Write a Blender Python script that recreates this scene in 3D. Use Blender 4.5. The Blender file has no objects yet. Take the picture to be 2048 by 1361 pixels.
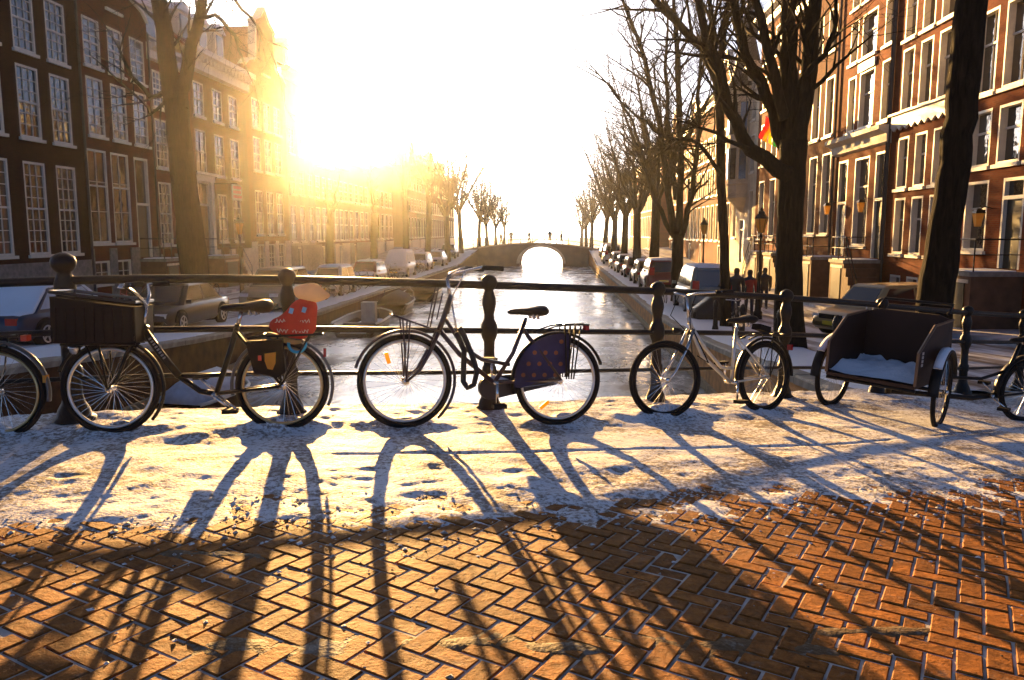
import bpy, math, random
import numpy as np
from mathutils import Vector, Matrix

scene = bpy.context.scene
COL = scene.collection
R = math.radians

# ------------------------------------------------------------------ camera, sky, sun, exposure
FPX, CX, CY = 1600.0, 1024.0, 680.5          # focal length and centre in pixels of a 2048 wide frame
EYE = Vector((0.0, 0.0, 4.1))                 # water level is z = 0
PSI, PITCH = R(3.15), math.atan(215 / 1600.0)
fh = Vector((-math.sin(PSI), math.cos(PSI), 0)); RT = Vector((math.cos(PSI), math.sin(PSI), 0))
FW = fh * math.cos(PITCH) - Vector((0, 0, 1)) * math.sin(PITCH)
UP = fh * math.sin(PITCH) + Vector((0, 0, 1)) * math.cos(PITCH)
cam = bpy.data.cameras.new('camera'); cam.sensor_width = 36.0; cam.lens = 36.0 * FPX / 2048.0
cam.clip_start = 0.05; cam.clip_end = 3000
camo = bpy.data.objects.new('camera', cam); COL.objects.link(camo)
camo.matrix_world = Matrix((RT, UP, -FW)).transposed().to_4x4(); camo.location = EYE
scene.camera = camo

SUN_EL, SUN_AZ = 7.5, 15.3                   # degrees; azimuth counter-clockwise from the canal axis (+Y)
SUN_STRENGTH, SKY_STRENGTH, EXPOSURE = 5.0, 0.05, 2.55
sdir = Vector((-math.sin(R(SUN_AZ)) * math.cos(R(SUN_EL)), math.cos(R(SUN_AZ)) * math.cos(R(SUN_EL)), math.sin(R(SUN_EL))))
world = bpy.data.worlds.new('World'); scene.world = world; world.use_nodes = True
wn = world.node_tree.nodes; wl = world.node_tree.links
sky = wn.new('ShaderNodeTexSky'); sky.sky_type = 'NISHITA'; sky.sun_disc = False
sky.sun_elevation = R(SUN_EL); sky.sun_rotation = R(-SUN_AZ)
sky.air_density = 0.22; sky.dust_density = 1.1; sky.ozone_density = 1.0
wl.new(sky.outputs[0], wn['Background'].inputs[0]); wn['Background'].inputs[1].default_value = SKY_STRENGTH
sun = bpy.data.lights.new('sun', 'SUN'); sun.energy = SUN_STRENGTH; sun.angle = R(0.5); sun.color = (1.0, 0.56, 0.18)
suno = bpy.data.objects.new('sun', sun); COL.objects.link(suno)
suno.rotation_euler = sdir.to_track_quat('Z', 'Y').to_euler(); suno.location = sdir * 200
vs = scene.view_settings; vs.view_transform = 'Standard'; vs.look = 'None'; vs.exposure = EXPOSURE; vs.gamma = 1.0; vs.use_curve_mapping = False
scene.render.engine = 'CYCLES'
scene.cycles.use_denoising = True
scene.cycles.max_bounces = 6; scene.cycles.volume_bounces = 0; scene.cycles.transparent_max_bounces = 8
scene.cycles.sample_clamp_indirect = 6.0; scene.cycles.caustics_reflective = False; scene.cycles.caustics_refractive = False

# ------------------------------------------------------------------ places: bridge line, heights, rays
# the bridge railing runs on a gentle curve, square to the view at its left end and flaring away at the right
_ds = .02; _S = np.arange(-9.0, 18.0, _ds)
_TH = np.radians(np.where(_S < -1.5, 9 - 4.9 * 1.5, np.where(_S < 5, 9 + 4.9 * _S, np.minimum(33.5 + 1.0 * (_S - 5), 40))))
_TH = np.convolve(np.pad(_TH, 40, mode='edge'), np.ones(81) / 81, 'valid')
_X = np.cumsum(np.cos(_TH)) * _ds; _Y = np.cumsum(np.sin(_TH)) * _ds; _i0 = int(np.argmin(abs(_S)))
_X += -3.53 - _X[_i0]; _Y += 5.50 - _Y[_i0]
_D = np.interp(_S, [-9, -3, -.5, 0, .75, 1.57, 2.41, 3.17, 3.95, 4.86, 5.7, 6.58, 8.24, 10.4, 13, 18], [1.9, 1.55, 1.42, 1.395, 1.39, 1.41, 1.45, 1.49, 1.53, 1.59, 1.65, 1.72, 1.88, 2.1, 2.3, 2.5])
_D = np.convolve(np.pad(_D, 60, mode='edge'), np.ones(121) / 121, 'valid')
XL, XR = -9.6, 3.95                                                # quay edges
HL, HR = -20.0, 13.7                                               # house fronts
def deck_drop(s):
    return float(np.interp(s, _S, _D))
def frame(s):
    t = float(np.interp(s, _S, _TH)); return float(np.interp(s, _S, _X)), float(np.interp(s, _S, _Y)), t
def sn(s, n):
    x, y, t = frame(s); return (x + math.sin(t) * n, y - math.cos(t) * n)     # n grows towards the camera
def to_sn(x, y):
    dx, dy = x - _X, y - _Y
    along = dx * np.cos(_TH) + dy * np.sin(_TH); i = int(np.argmin(abs(along) + 1e-3 * (dx * dx + dy * dy)))
    return float(_S[i] + along[i]), float(dx[i] * math.sin(_TH[i]) - dy[i] * math.cos(_TH[i]))
def deck_z(x, y):
    return EYE.z - deck_drop(to_sn(x, y)[0])
def rail_y(X): return np.interp(X, _X, _Y)
QY = [0, 9, 12, 18, 24, 32, 78, 92, 100, 108, 130, 400]
QD = [1.9, 1.98, 2.25, 2.65, 2.98, 3.2, 3.2, 2.4, 1.95, 2.4, 3.2, 3.2]
def quay_z(y):
    return EYE.z - float(np.interp(y, QY, QD))
def ray(px, py):
    return FW + RT * ((px - CX) / FPX) + UP * ((CY - py) / FPX)
def on_surface(px, py, zf, h=0.0, far=200.0):
    d = ray(px, py); lo, hi = 0.5, far
    for _ in range(50):
        m = (lo + hi) / 2; p = EYE + d * m
        if p.z > zf(p.x, p.y) + h: lo = m
        else: hi = m
    return EYE + d * lo
def G(px, py, h=0.0): return on_surface(px, py, deck_z, h, 40)
def onY(px, py, y):
    d = ray(px, py); return EYE + d * (y / d.y)
def project(p):
    d = Vector(p) - EYE; w = d.dot(FW)
    return CX + FPX * d.dot(RT) / w, CY - FPX * d.dot(UP) / w, w

# ------------------------------------------------------------------ materials
def new_mat(name):
    m = bpy.data.materials.new(name); m.use_nodes = True
    return m, m.node_tree.nodes, m.node_tree.links, m.node_tree.nodes['Principled BSDF']
MC = {}
def mat(name, col, rough=.6, metal=0.0, var=.15, scale=6.0, bump=0.0, bscale=None, spec=.5, ior=1.45, rand=0.0, coat=0.0, translucent=0.0):
    """noise-varied principled material; var = relative colour variation, rand = variation per object"""
    if name in MC: return MC[name]
    m, n, l, b = new_mat(name)
    tc = n.new('ShaderNodeTexCoord'); nz = n.new('ShaderNodeTexNoise'); nz.inputs['Scale'].default_value = scale; nz.inputs['Detail'].default_value = 5
    l.new(tc.outputs['Object'], nz.inputs['Vector'])
    rp = n.new('ShaderNodeValToRGB'); rp.color_ramp.elements[0].position = .3; rp.color_ramp.elements[1].position = .7
    rp.color_ramp.elements[0].color = [max(0, c * (1 - var)) for c in col] + [1]; rp.color_ramp.elements[1].color = [min(1, c * (1 + var)) for c in col] + [1]
    l.new(nz.outputs['Fac'], rp.inputs['Fac']); out = rp.outputs['Color']
    if rand:
        oi = n.new('ShaderNodeObjectInfo'); hs = n.new('ShaderNodeHueSaturation'); mr = n.new('ShaderNodeMapRange')
        mr.inputs['To Min'].default_value = 1 - rand; mr.inputs['To Max'].default_value = 1 + rand
        l.new(oi.outputs['Random'], mr.inputs['Value']); l.new(mr.outputs[0], hs.inputs['Value']); l.new(out, hs.inputs['Color']); out = hs.outputs['Color']
    l.new(out, b.inputs['Base Color'])
    b.inputs['Roughness'].default_value = rough; b.inputs['Metallic'].default_value = metal; b.inputs['IOR'].default_value = ior
    b.inputs['Coat Weight'].default_value = coat; b.inputs['Specular IOR Level'].default_value = spec
    if bump:
        n2 = n.new('ShaderNodeTexNoise'); n2.inputs['Scale'].default_value = bscale or scale * 4; n2.inputs['Detail'].default_value = 6
        l.new(tc.outputs['Object'], n2.inputs['Vector'])
        bp = n.new('ShaderNodeBump'); bp.inputs['Strength'].default_value = bump; bp.inputs['Distance'].default_value = .02
        l.new(n2.outputs['Fac'], bp.inputs['Height']); l.new(bp.outputs[0], b.inputs['Normal'])
    if translucent:
        tr = n.new('ShaderNodeBsdfTranslucent'); l.new(out, tr.inputs['Color']); mx = n.new('ShaderNodeMixShader'); mx.inputs[0].default_value = translucent
        l.new(b.outputs[0], mx.inputs[1]); l.new(tr.outputs[0], mx.inputs[2]); l.new(mx.outputs[0], n['Material Output'].inputs[0])
    MC[name] = m
    return m
def brick_wall_mat(name, c1, c2, mortar, stain=.35):
    m, n, l, b = new_mat(name)
    tc = n.new('ShaderNodeTexCoord'); sp = n.new('ShaderNodeSeparateXYZ'); cb = n.new('ShaderNodeCombineXYZ')
    l.new(tc.outputs['Object'], sp.inputs[0]); l.new(sp.outputs['X'], cb.inputs['X']); l.new(sp.outputs['Z'], cb.inputs['Y'])
    br = n.new('ShaderNodeTexBrick'); br.inputs['Scale'].default_value = 1.0
    br.inputs['Color1'].default_value = c1 + (1,); br.inputs['Color2'].default_value = c2 + (1,); br.inputs['Mortar'].default_value = mortar + (1,)
    br.inputs['Brick Width'].default_value = .22; br.inputs['Row Height'].default_value = .065; br.inputs['Mortar Size'].default_value = .006; br.inputs['Bias'].default_value = -.1
    l.new(cb.outputs[0], br.inputs['Vector'])
    nz = n.new('ShaderNodeTexNoise'); nz.inputs['Scale'].default_value = .7; nz.inputs['Detail'].default_value = 8; nz.inputs['Roughness'].default_value = .65
    l.new(tc.outputs['Object'], nz.inputs['Vector'])
    mr = n.new('ShaderNodeMapRange'); mr.inputs['From Min'].default_value = .3; mr.inputs['From Max'].default_value = .7; mr.inputs['To Min'].default_value = 1 - stain; mr.inputs['To Max'].default_value = 1 + stain * .5
    l.new(nz.outputs['Fac'], mr.inputs['Value'])
    hs = n.new('ShaderNodeHueSaturation'); l.new(mr.outputs[0], hs.inputs['Value']); l.new(br.outputs['Color'], hs.inputs['Color'])
    l.new(hs.outputs[0], b.inputs['Base Color']); b.inputs['Roughness'].default_value = .9; b.inputs['Specular IOR Level'].default_value = .08
    bp = n.new('ShaderNodeBump'); bp.inputs['Strength'].default_value = .4; bp.inputs['Distance'].default_value = .01; bp.invert = True
    l.new(br.outputs['Fac'], bp.inputs['Height']); l.new(bp.outputs[0], b.inputs['Normal'])
    return m
def snow_mat(name, dirt=.3, dscale=45, col=(.80, .82, .86), dcol=(.25, .19, .12), thr=.62):
    m, n, l, b = new_mat(name)
    tc = n.new('ShaderNodeTexCoord')
    n1 = n.new('ShaderNodeTexNoise'); n1.inputs['Scale'].default_value = dscale; n1.inputs['Detail'].default_value = 6; n1.inputs['Roughness'].default_value = .7
    n2 = n.new('ShaderNodeTexNoise'); n2.inputs['Scale'].default_value = 2.2; n2.inputs['Detail'].default_value = 4
    for q in (n1, n2): l.new(tc.outputs['Object'], q.inputs['Vector'])
    ad = n.new('ShaderNodeMath'); ad.operation = 'MULTIPLY_ADD'; l.new(n2.outputs['Fac'], ad.inputs[0]); ad.inputs[1].default_value = .45; l.new(n1.outputs['Fac'], ad.inputs[2])
    rp = n.new('ShaderNodeValToRGB'); e = rp.color_ramp.elements; e[0].position = thr + .12; e[1].position = thr + .24
    e[0].color = (0, 0, 0, 1); e[1].color = (dirt, dirt, dirt, 1); l.new(ad.outputs[0], rp.inputs['Fac'])
    mx = n.new('ShaderNodeMix'); mx.data_type = 'RGBA'; mx.inputs['A'].default_value = col + (1,); mx.inputs['B'].default_value = dcol + (1,)
    l.new(rp.outputs['Color'], mx.inputs['Factor']); l.new(mx.outputs['Result'], b.inputs['Base Color'])
    b.inputs['Roughness'].default_value = .7; b.inputs['Specular IOR Level'].default_value = .16
    n3 = n.new('ShaderNodeTexNoise'); n3.inputs['Scale'].default_value = 60; n3.inputs['Detail'].default_value = 5; l.new(tc.outputs['Object'], n3.inputs['Vector'])
    bp = n.new('ShaderNodeBump'); bp.inputs['Strength'].default_value = .5; bp.inputs['Distance'].default_value = .012
    l.new(n3.outputs['Fac'], bp.inputs['Height']); l.new(bp.outputs[0], b.inputs['Normal'])
    return m
BLACK = mat('black_paint', (.008, .007, .006), .38, var=.3, spec=.25)
IRON = mat('railing_iron', (.012, .010, .008), .42, var=.4, bump=.25, bscale=60, spec=.28)
RUBBER = mat('rubber', (.009, .008, .008), .75, spec=.2)
CHROME = mat('chrome', (.62, .60, .57), .22, 1.0, var=.1)
ALLOY = mat('alloy_rim', (.55, .54, .52), .3, 1.0, var=.1)
SILVER = mat('silver_paint', (.55, .53, .48), .35, .6)
LEATHER = mat('saddle_vinyl', (.010, .008, .007), .5, bump=.2, spec=.25)
PURPLE = mat('aubergine_paint', (.035, .014, .018), .33, coat=.3)
WHITE = mat('white_paint', (.66, .62, .52), .5, var=.08)
CREAM = mat('cream_stone', (.62, .55, .42), .7, var=.15)
STONE = mat('grey_stone', (.20, .185, .165), .8, var=.3, bump=.3)
SLATE = mat('roof_slate', (.05, .045, .045), .6, var=.3, scale=12, bump=.4)
TILE = mat('roof_tile', (.19, .07, .04), .7, var=.35, scale=14, bump=.5)
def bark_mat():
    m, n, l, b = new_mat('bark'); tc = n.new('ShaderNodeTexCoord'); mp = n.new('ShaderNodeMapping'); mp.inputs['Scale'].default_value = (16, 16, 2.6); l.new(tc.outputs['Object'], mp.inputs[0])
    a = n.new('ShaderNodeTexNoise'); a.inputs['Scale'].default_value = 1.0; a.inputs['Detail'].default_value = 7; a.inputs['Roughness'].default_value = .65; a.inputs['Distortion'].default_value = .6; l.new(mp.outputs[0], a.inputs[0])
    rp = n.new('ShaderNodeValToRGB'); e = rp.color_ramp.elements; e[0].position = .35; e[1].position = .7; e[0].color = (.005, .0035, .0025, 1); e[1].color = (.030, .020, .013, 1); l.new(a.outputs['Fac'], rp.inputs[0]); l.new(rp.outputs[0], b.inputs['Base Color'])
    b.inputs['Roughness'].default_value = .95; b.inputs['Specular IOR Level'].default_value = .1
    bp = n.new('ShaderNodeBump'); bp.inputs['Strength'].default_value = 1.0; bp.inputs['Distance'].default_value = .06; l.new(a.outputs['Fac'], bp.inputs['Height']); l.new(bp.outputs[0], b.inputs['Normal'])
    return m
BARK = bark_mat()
DOORG = mat('dark_door', (.012, .016, .013), .3)
DOORB = mat('brown_door', (.10, .045, .02), .4)
SNOW = snow_mat('clean_snow', dirt=.12, thr=.68)
SNOWD = snow_mat('trodden_snow', dirt=.85, dscale=30, col=(.79, .80, .83), dcol=(.16, .11, .065), thr=.57)
SLUSH = snow_mat('grey_slush', dirt=.9, dscale=26, col=(.20, .18, .155), dcol=(.10, .055, .02), thr=.48)
SNOWR = snow_mat('street_snow', dirt=.7, dscale=5, col=(.70, .72, .76), dcol=(.16, .11, .07), thr=.50)
def glass_pane(name='old_window_glass', col=(.012, .011, .010, 1)):
    m, n, l, b = new_mat(name)
    b.inputs['Base Color'].default_value = col; b.inputs['Roughness'].default_value = .04; b.inputs['IOR'].default_value = 1.9
    tc = n.new('ShaderNodeTexCoord'); nz = n.new('ShaderNodeTexNoise'); nz.inputs['Scale'].default_value = 2.6; nz.inputs['Detail'].default_value = 2
    l.new(tc.outputs['Object'], nz.inputs['Vector'])
    bp = n.new('ShaderNodeBump'); bp.inputs['Strength'].default_value = .35; bp.inputs['Distance'].default_value = .03
    l.new(nz.outputs['Fac'], bp.inputs['Height']); l.new(bp.outputs[0], b.inputs['Normal'])
    return m
PANE = glass_pane(); PANES = [PANE, PANE, glass_pane('net_curtain_glass', (.10, .085, .06, 1)), glass_pane('dim_room_glass', (.040, .018, .008, 1))]
CARGLASS = mat('car_glass', (.012, .014, .015), .06, ior=1.7, var=0)

# ------------------------------------------------------------------ mesh building
class MB:
    def __init__(s): s.v = []; s.f = []
    def add(s, vs, fs):
        o = len(s.v); s.v += [tuple(p) for p in vs]; s.f += [tuple(i + o for i in q) for q in fs]; return s
    def box(s, c, d, rot=None):
        x, y, z = d[0] / 2, d[1] / 2, d[2] / 2
        vs = [Vector(p) for p in ((-x, -y, -z), (x, -y, -z), (x, y, -z), (-x, y, -z), (-x, -y, z), (x, -y, z), (x, y, z), (-x, y, z))]
        if rot is not None: vs = [rot @ p for p in vs]
        c = Vector(c)
        return s.add([p + c for p in vs], [(0, 3, 2, 1), (4, 5, 6, 7), (0, 1, 5, 4), (1, 2, 6, 5), (2, 3, 7, 6), (3, 0, 4, 7)])
    def bx(s, x0, x1, y0, y1, z0, z1):
        return s.box(((x0 + x1) / 2, (y0 + y1) / 2, (z0 + z1) / 2), (abs(x1 - x0), abs(y1 - y0), abs(z1 - z0)))
    def beam(s, p, q, w, h):
        p, q = Vector(p), Vector(q); d = q - p
        rot = d.to_track_quat('X', 'Z').to_matrix()
        return s.box((p + q) / 2, (d.length, w, h), rot)
    def tube(s, pts, rad, n=8, cap=True, squash=1.0):
        pts = [Vector(p) for p in pts]; k = len(pts)
        if isinstance(rad, (int, float)): rad = [rad] * k
        t = [(pts[min(i + 1, k - 1)] - pts[max(i - 1, 0)]).normalized() for i in range(k)]
        a = t[0].orthogonal().normalized(); vs = []; fs = []
        for i in range(k):
            a = (a - t[i] * a.dot(t[i]))
            a = a.normalized() if a.length > 1e-6 else t[i].orthogonal().normalized()
            b = t[i].cross(a)
            for j in range(n):
                th = 2 * math.pi * j / n
                vs.append(pts[i] + (a * math.cos(th) + b * math.sin(th) * squash) * rad[i])
        for i in range(k - 1):
            for j in range(n):
                j2 = (j + 1) % n
                fs.append((i * n + j, i * n + j2, (i + 1) * n + j2, (i + 1) * n + j))
        if cap: fs += [tuple(range(n - 1, -1, -1)), tuple((k - 1) * n + j for j in range(n))]
        return s.add(vs, fs)
    def lathe(s, prof, n=12, c=(0, 0, 0)):
        vs = []; fs = []; k = len(prof)
        for r, z in prof:
            for j in range(n):
                th = 2 * math.pi * j / n; vs.append((c[0] + r * math.cos(th), c[1] + r * math.sin(th), c[2] + z))
        for i in range(k - 1):
            for j in range(n):
                j2 = (j + 1) % n; fs.append((i * n + j, i * n + j2, (i + 1) * n + j2, (i + 1) * n + j))
        fs += [tuple(range(n - 1, -1, -1)), tuple((k - 1) * n + j for j in range(n))]
        return s.add(vs, fs)
    def ring(s, rr, r, n=40, m=6, c=(0, 0, 0), a0=0.0, a1=2 * math.pi, wy=1.0):
        """torus (or arc) in the x-z plane round c; wy widens it along y"""
        full = abs(a1 - a0) > 6.28; k = n if full else n + 1; vs = []; fs = []
        for i in range(k):
            a = a0 + (a1 - a0) * i / n
            for j in range(m):
                b = 2 * math.pi * j / m; q = rr + r * math.cos(b)
                vs.append((c[0] + q * math.cos(a), c[1] + r * wy * math.sin(b), c[2] + q * math.sin(a)))
        for i in range(n):
            i2 = (i + 1) % k
            for j in range(m):
                j2 = (j + 1) % m; fs.append((i * m + j, i * m + j2, i2 * m + j2, i2 * m + j))
        if not full: fs += [tuple(range(m)), tuple(n * m + j for j in range(m - 1, -1, -1))]
        return s.add(vs, fs)
    def prism(s, poly, y0, y1):
        """polygon of (x, z) extruded along y"""
        k = len(poly); vs = [(x, y0, z) for x, z in poly] + [(x, y1, z) for x, z in poly]
        fs = [tuple(range(k)), tuple(range(2 * k - 1, k - 1, -1))] + [(i, k + i, k + (i + 1) % k, (i + 1) % k) for i in range(k)]
        return s.add(vs, fs)
    def loft(s, secs):
        k = len(secs[0]); vs = [p for q in secs for p in q]; fs = []
        for i in range(len(secs) - 1):
            for j in range(k):
                j2 = (j + 1) % k; fs.append((i * k + j, i * k + j2, (i + 1) * k + j2, (i + 1) * k + j))
        fs += [tuple(range(k - 1, -1, -1)), tuple((len(secs) - 1) * k + j for j in range(k))]
        return s.add(vs, fs)
    def mesh(s, name, m=None, smooth=False):
        me = bpy.data.meshes.new(name); me.from_pydata(s.v, [], s.f)
        if smooth: me.polygons.foreach_set('use_smooth', [True] * len(me.polygons))
        if m: me.materials.append(m)
        me.update(); return me
    def build(s, name, m, parent=None, smooth=False, loc=None, rot=None):
        return link(name, s.mesh(name, m, smooth), parent, loc, rot)
def link(name, me, parent=None, loc=None, rot=None):
    o = bpy.data.objects.new(name, me); COL.objects.link(o); o.parent = parent
    if loc is not None: o.location = loc
    if rot is not None: o.rotation_euler = rot
    return o
def thing(name, label, cat, loc=(0, 0, 0), rot=(0, 0, 0), group=None, scale=None):
    o = bpy.data.objects.new(name, None); COL.objects.link(o); o.location = loc; o.rotation_euler = rot; o.empty_display_size = .2
    if scale: o.scale = (scale,) * 3
    return tag(o, label, cat, group)
def tag(o, label=None, cat=None, group=None, kind=None):
    for k, v in (('label', label), ('category', cat), ('group', group), ('kind', kind)):
        if v: o[k] = v
    return o
def copy_tree(o, parent=None):
    c = o.copy(); COL.objects.link(c); c.parent = parent
    for ch in list(o.children): copy_tree(ch, c)
    return c
# value noise on arrays
NGRID = {}
def vnoise(x, y, sc, seed):
    if seed not in NGRID: NGRID[seed] = np.random.RandomState(seed).rand(257, 257)
    rg = NGRID[seed]
    X, Y = np.asarray(x) / sc + 100.3, np.asarray(y) / sc + 100.7
    xi, yi = np.floor(X).astype(int), np.floor(Y).astype(int); fx, fy = X - xi, Y - yi
    fx, fy = fx * fx * (3 - 2 * fx), fy * fy * (3 - 2 * fy); xi %= 256; yi %= 256
    return (rg[xi, yi] * (1 - fx) + rg[xi + 1, yi] * fx) * (1 - fy) + (rg[xi, yi + 1] * (1 - fx) + rg[xi + 1, yi + 1] * fx) * fy
def fbm(x, y, sc, seed, octs=4):
    t = 0; a = .5
    for i in range(octs): t = t + a * vnoise(x, y, sc / 2 ** i, seed + i); a *= .5
    return t
def grid_mesh(name, m, X, Y, Z, smooth=True):
    ni, nj = X.shape; v = np.stack([X, Y, Z], -1).reshape(-1, 3)
    i, j = np.meshgrid(np.arange(ni - 1), np.arange(nj - 1), indexing='ij'); a = i * nj + j
    f = np.stack([a, a + nj, a + nj + 1, a + 1], -1).reshape(-1, 4)
    me = bpy.data.meshes.new(name); me.vertices.add(len(v)); me.vertices.foreach_set('co', v.astype(np.float32).ravel())
    me.loops.add(f.size); me.loops.foreach_set('vertex_index', f.astype(np.int32).ravel())
    me.polygons.add(len(f)); me.polygons.foreach_set('loop_start', np.arange(0, f.size, 4, dtype=np.int32))
    me.polygons.foreach_set('use_smooth', np.full(len(f), smooth)); me.materials.append(m); me.update(calc_edges=True)
    return me
# ------------------------------------------------------------------ setting: ground, canal, quays
def sheet(name, m, x0, x1, y0, y1, nx, ny, zf, smooth=True):
    X, Y = np.meshgrid(np.linspace(x0, x1, nx), np.linspace(y0, y1, ny), indexing='ij')
    Z = np.vectorize(zf)(X, Y)
    return tag(link(name, grid_mesh(name, m, X, Y, Z, smooth)), kind='structure')
sheet('ground', mat('far_ground', (.30, .27, .24), .9, scale=.05), -900, 900, -900, 900, 2, 2, lambda x, y: -1.5, False)
def ice_mat():
    m, n, l, b = new_mat('canal_ice')
    tc = n.new('ShaderNodeTexCoord'); mp = n.new('ShaderNodeMapping'); mp.inputs['Scale'].default_value = (1, .55, 1); l.new(tc.outputs['Object'], mp.inputs[0])
    a = n.new('ShaderNodeTexNoise'); a.inputs['Scale'].default_value = .55; a.inputs['Detail'].default_value = 7; a.inputs['Roughness'].default_value = .65
    c = n.new('ShaderNodeTexNoise'); c.inputs['Scale'].default_value = 3.5; c.inputs['Detail'].default_value = 6
    l.new(mp.outputs[0], a.inputs[0]); l.new(mp.outputs[0], c.inputs[0])
    rp = n.new('ShaderNodeValToRGB'); e = rp.color_ramp.elements; e[0].position = .42; e[1].position = .62; e[0].color = (.40, .37, .31, 1); e[1].color = (.86, .84, .80, 1)
    l.new(a.outputs['Fac'], rp.inputs[0]); l.new(rp.outputs[0], b.inputs['Base Color'])
    vo = n.new('ShaderNodeTexVoronoi'); vo.feature = 'DISTANCE_TO_EDGE'; vo.inputs['Scale'].default_value = .42; vo.inputs['Randomness'].default_value = 1.0
    dv = n.new('ShaderNodeVectorMath'); dv.operation = 'ADD'; cs_ = n.new('ShaderNodeVectorMath'); cs_.operation = 'SCALE'; cs_.inputs['Scale'].default_value = 1.4
    l.new(c.outputs['Color'], cs_.inputs[0]); l.new(mp.outputs[0], dv.inputs[0]); l.new(cs_.outputs[0], dv.inputs[1]); l.new(dv.outputs[0], vo.inputs['Vector'])
    ck = n.new('ShaderNodeValToRGB'); ck.color_ramp.elements[0].position = .012; ck.color_ramp.elements[1].position = .03; ck.color_ramp.elements[0].color = (.16, .14, .11, 1); ck.color_ramp.elements[1].color = (1, 1, 1, 1); l.new(vo.outputs['Distance'], ck.inputs[0])
    mu = n.new('ShaderNodeMix'); mu.data_type = 'RGBA'; mu.blend_type = 'MULTIPLY'; mu.inputs['Factor'].default_value = .8; l.new(rp.outputs[0], mu.inputs['A']); l.new(ck.outputs[0], mu.inputs['B']); l.new(mu.outputs['Result'], b.inputs['Base Color'])
    rr = n.new('ShaderNodeMapRange'); rr.inputs['From Min'].default_value = .35; rr.inputs['From Max'].default_value = .65; rr.inputs['To Min'].default_value = .10; rr.inputs['To Max'].default_value = .36
    l.new(a.outputs['Fac'], rr.inputs[0]); l.new(rr.outputs[0], b.inputs['Roughness'])
    bp = n.new('ShaderNodeBump'); bp.inputs['Strength'].default_value = .22; bp.inputs['Distance'].default_value = .04
    l.new(c.outputs['Fac'], bp.inputs['Height']); l.new(bp.outputs[0], b.inputs['Normal']); b.inputs['IOR'].default_value = 1.5
    return m
sheet('canal_water', ice_mat(), XL - .3, XR + .3, -12, 420, 2, 60, lambda x, y: 0.0)
YS = np.concatenate([np.arange(1.0, 40, 1.0), np.arange(40, 140, 3.0), np.arange(140, 430, 12.0)])
def street(name, x0, x1, m, dz=0.0, cut=False):
    X, Y = np.meshgrid(np.linspace(x0, x1, 14), YS, indexing='ij')
    if cut:   # starts on the bridge line
        ry = rail_y(X); Y = np.maximum(Y, ry - .15)
    Z = np.interp(Y, QY, [EYE.z - d for d in QD]) + dz + .02 * (fbm(X, Y, 1.5, 5) - .5)
    if cut: Z -= .03 * (Y < ry + .3)
    return tag(link(name, grid_mesh(name, m, X, Y, Z)), kind='structure')
def road_mat():
    m, n, l, b = new_mat('snowy_brick_road')
    tc = n.new('ShaderNodeTexCoord'); mp = n.new('ShaderNodeMapping'); mp.inputs['Scale'].default_value = (1.3, .12, 1); l.new(tc.outputs['Object'], mp.inputs[0])
    a = n.new('ShaderNodeTexNoise'); a.inputs['Scale'].default_value = 1.6; a.inputs['Detail'].default_value = 8; a.inputs['Roughness'].default_value = .62
    l.new(mp.outputs[0], a.inputs[0])
    rp = n.new('ShaderNodeValToRGB'); e = rp.color_ramp.elements; e[0].position = .40; e[1].position = .54; e[0].color = (.13, .085, .06, 1); e[1].color = (.72, .73, .76, 1)
    l.new(a.outputs['Fac'], rp.inputs[0]); l.new(rp.outputs[0], b.inputs['Base Color']); b.inputs['Roughness'].default_value = .6
    bp = n.new('ShaderNodeBump'); bp.inputs['Strength'].default_value = .5; bp.inputs['Distance'].default_value = .05; l.new(a.outputs['Fac'], bp.inputs['Height']); l.new(bp.outputs[0], b.inputs['Normal'])
    return m
ROAD = road_mat()
street('quay_road_left', XL + .02, HL - 2, ROAD)
street('quay_road_right', XR - .02, HR + 2, ROAD, cut=True)
def walk(name, x0, x1):
    X, Y = np.meshgrid(np.array([x0, x0, x1, x1]), YS[12:], indexing='ij')
    Z = np.interp(Y, QY, [EYE.z - d for d in QD]) + np.array([-.1, .13, .15, .15])[:, None]
    return tag(link(name, grid_mesh(name, mat('snowy_pavement', (.42, .41, .42), .8, var=.5, scale=1.5), X, Y, Z, False)), kind='structure')
walk('pavement_left', HL + 2.6, HL - .3)
walk('pavement_right', HR - 2.6, HR + .3)
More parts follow.
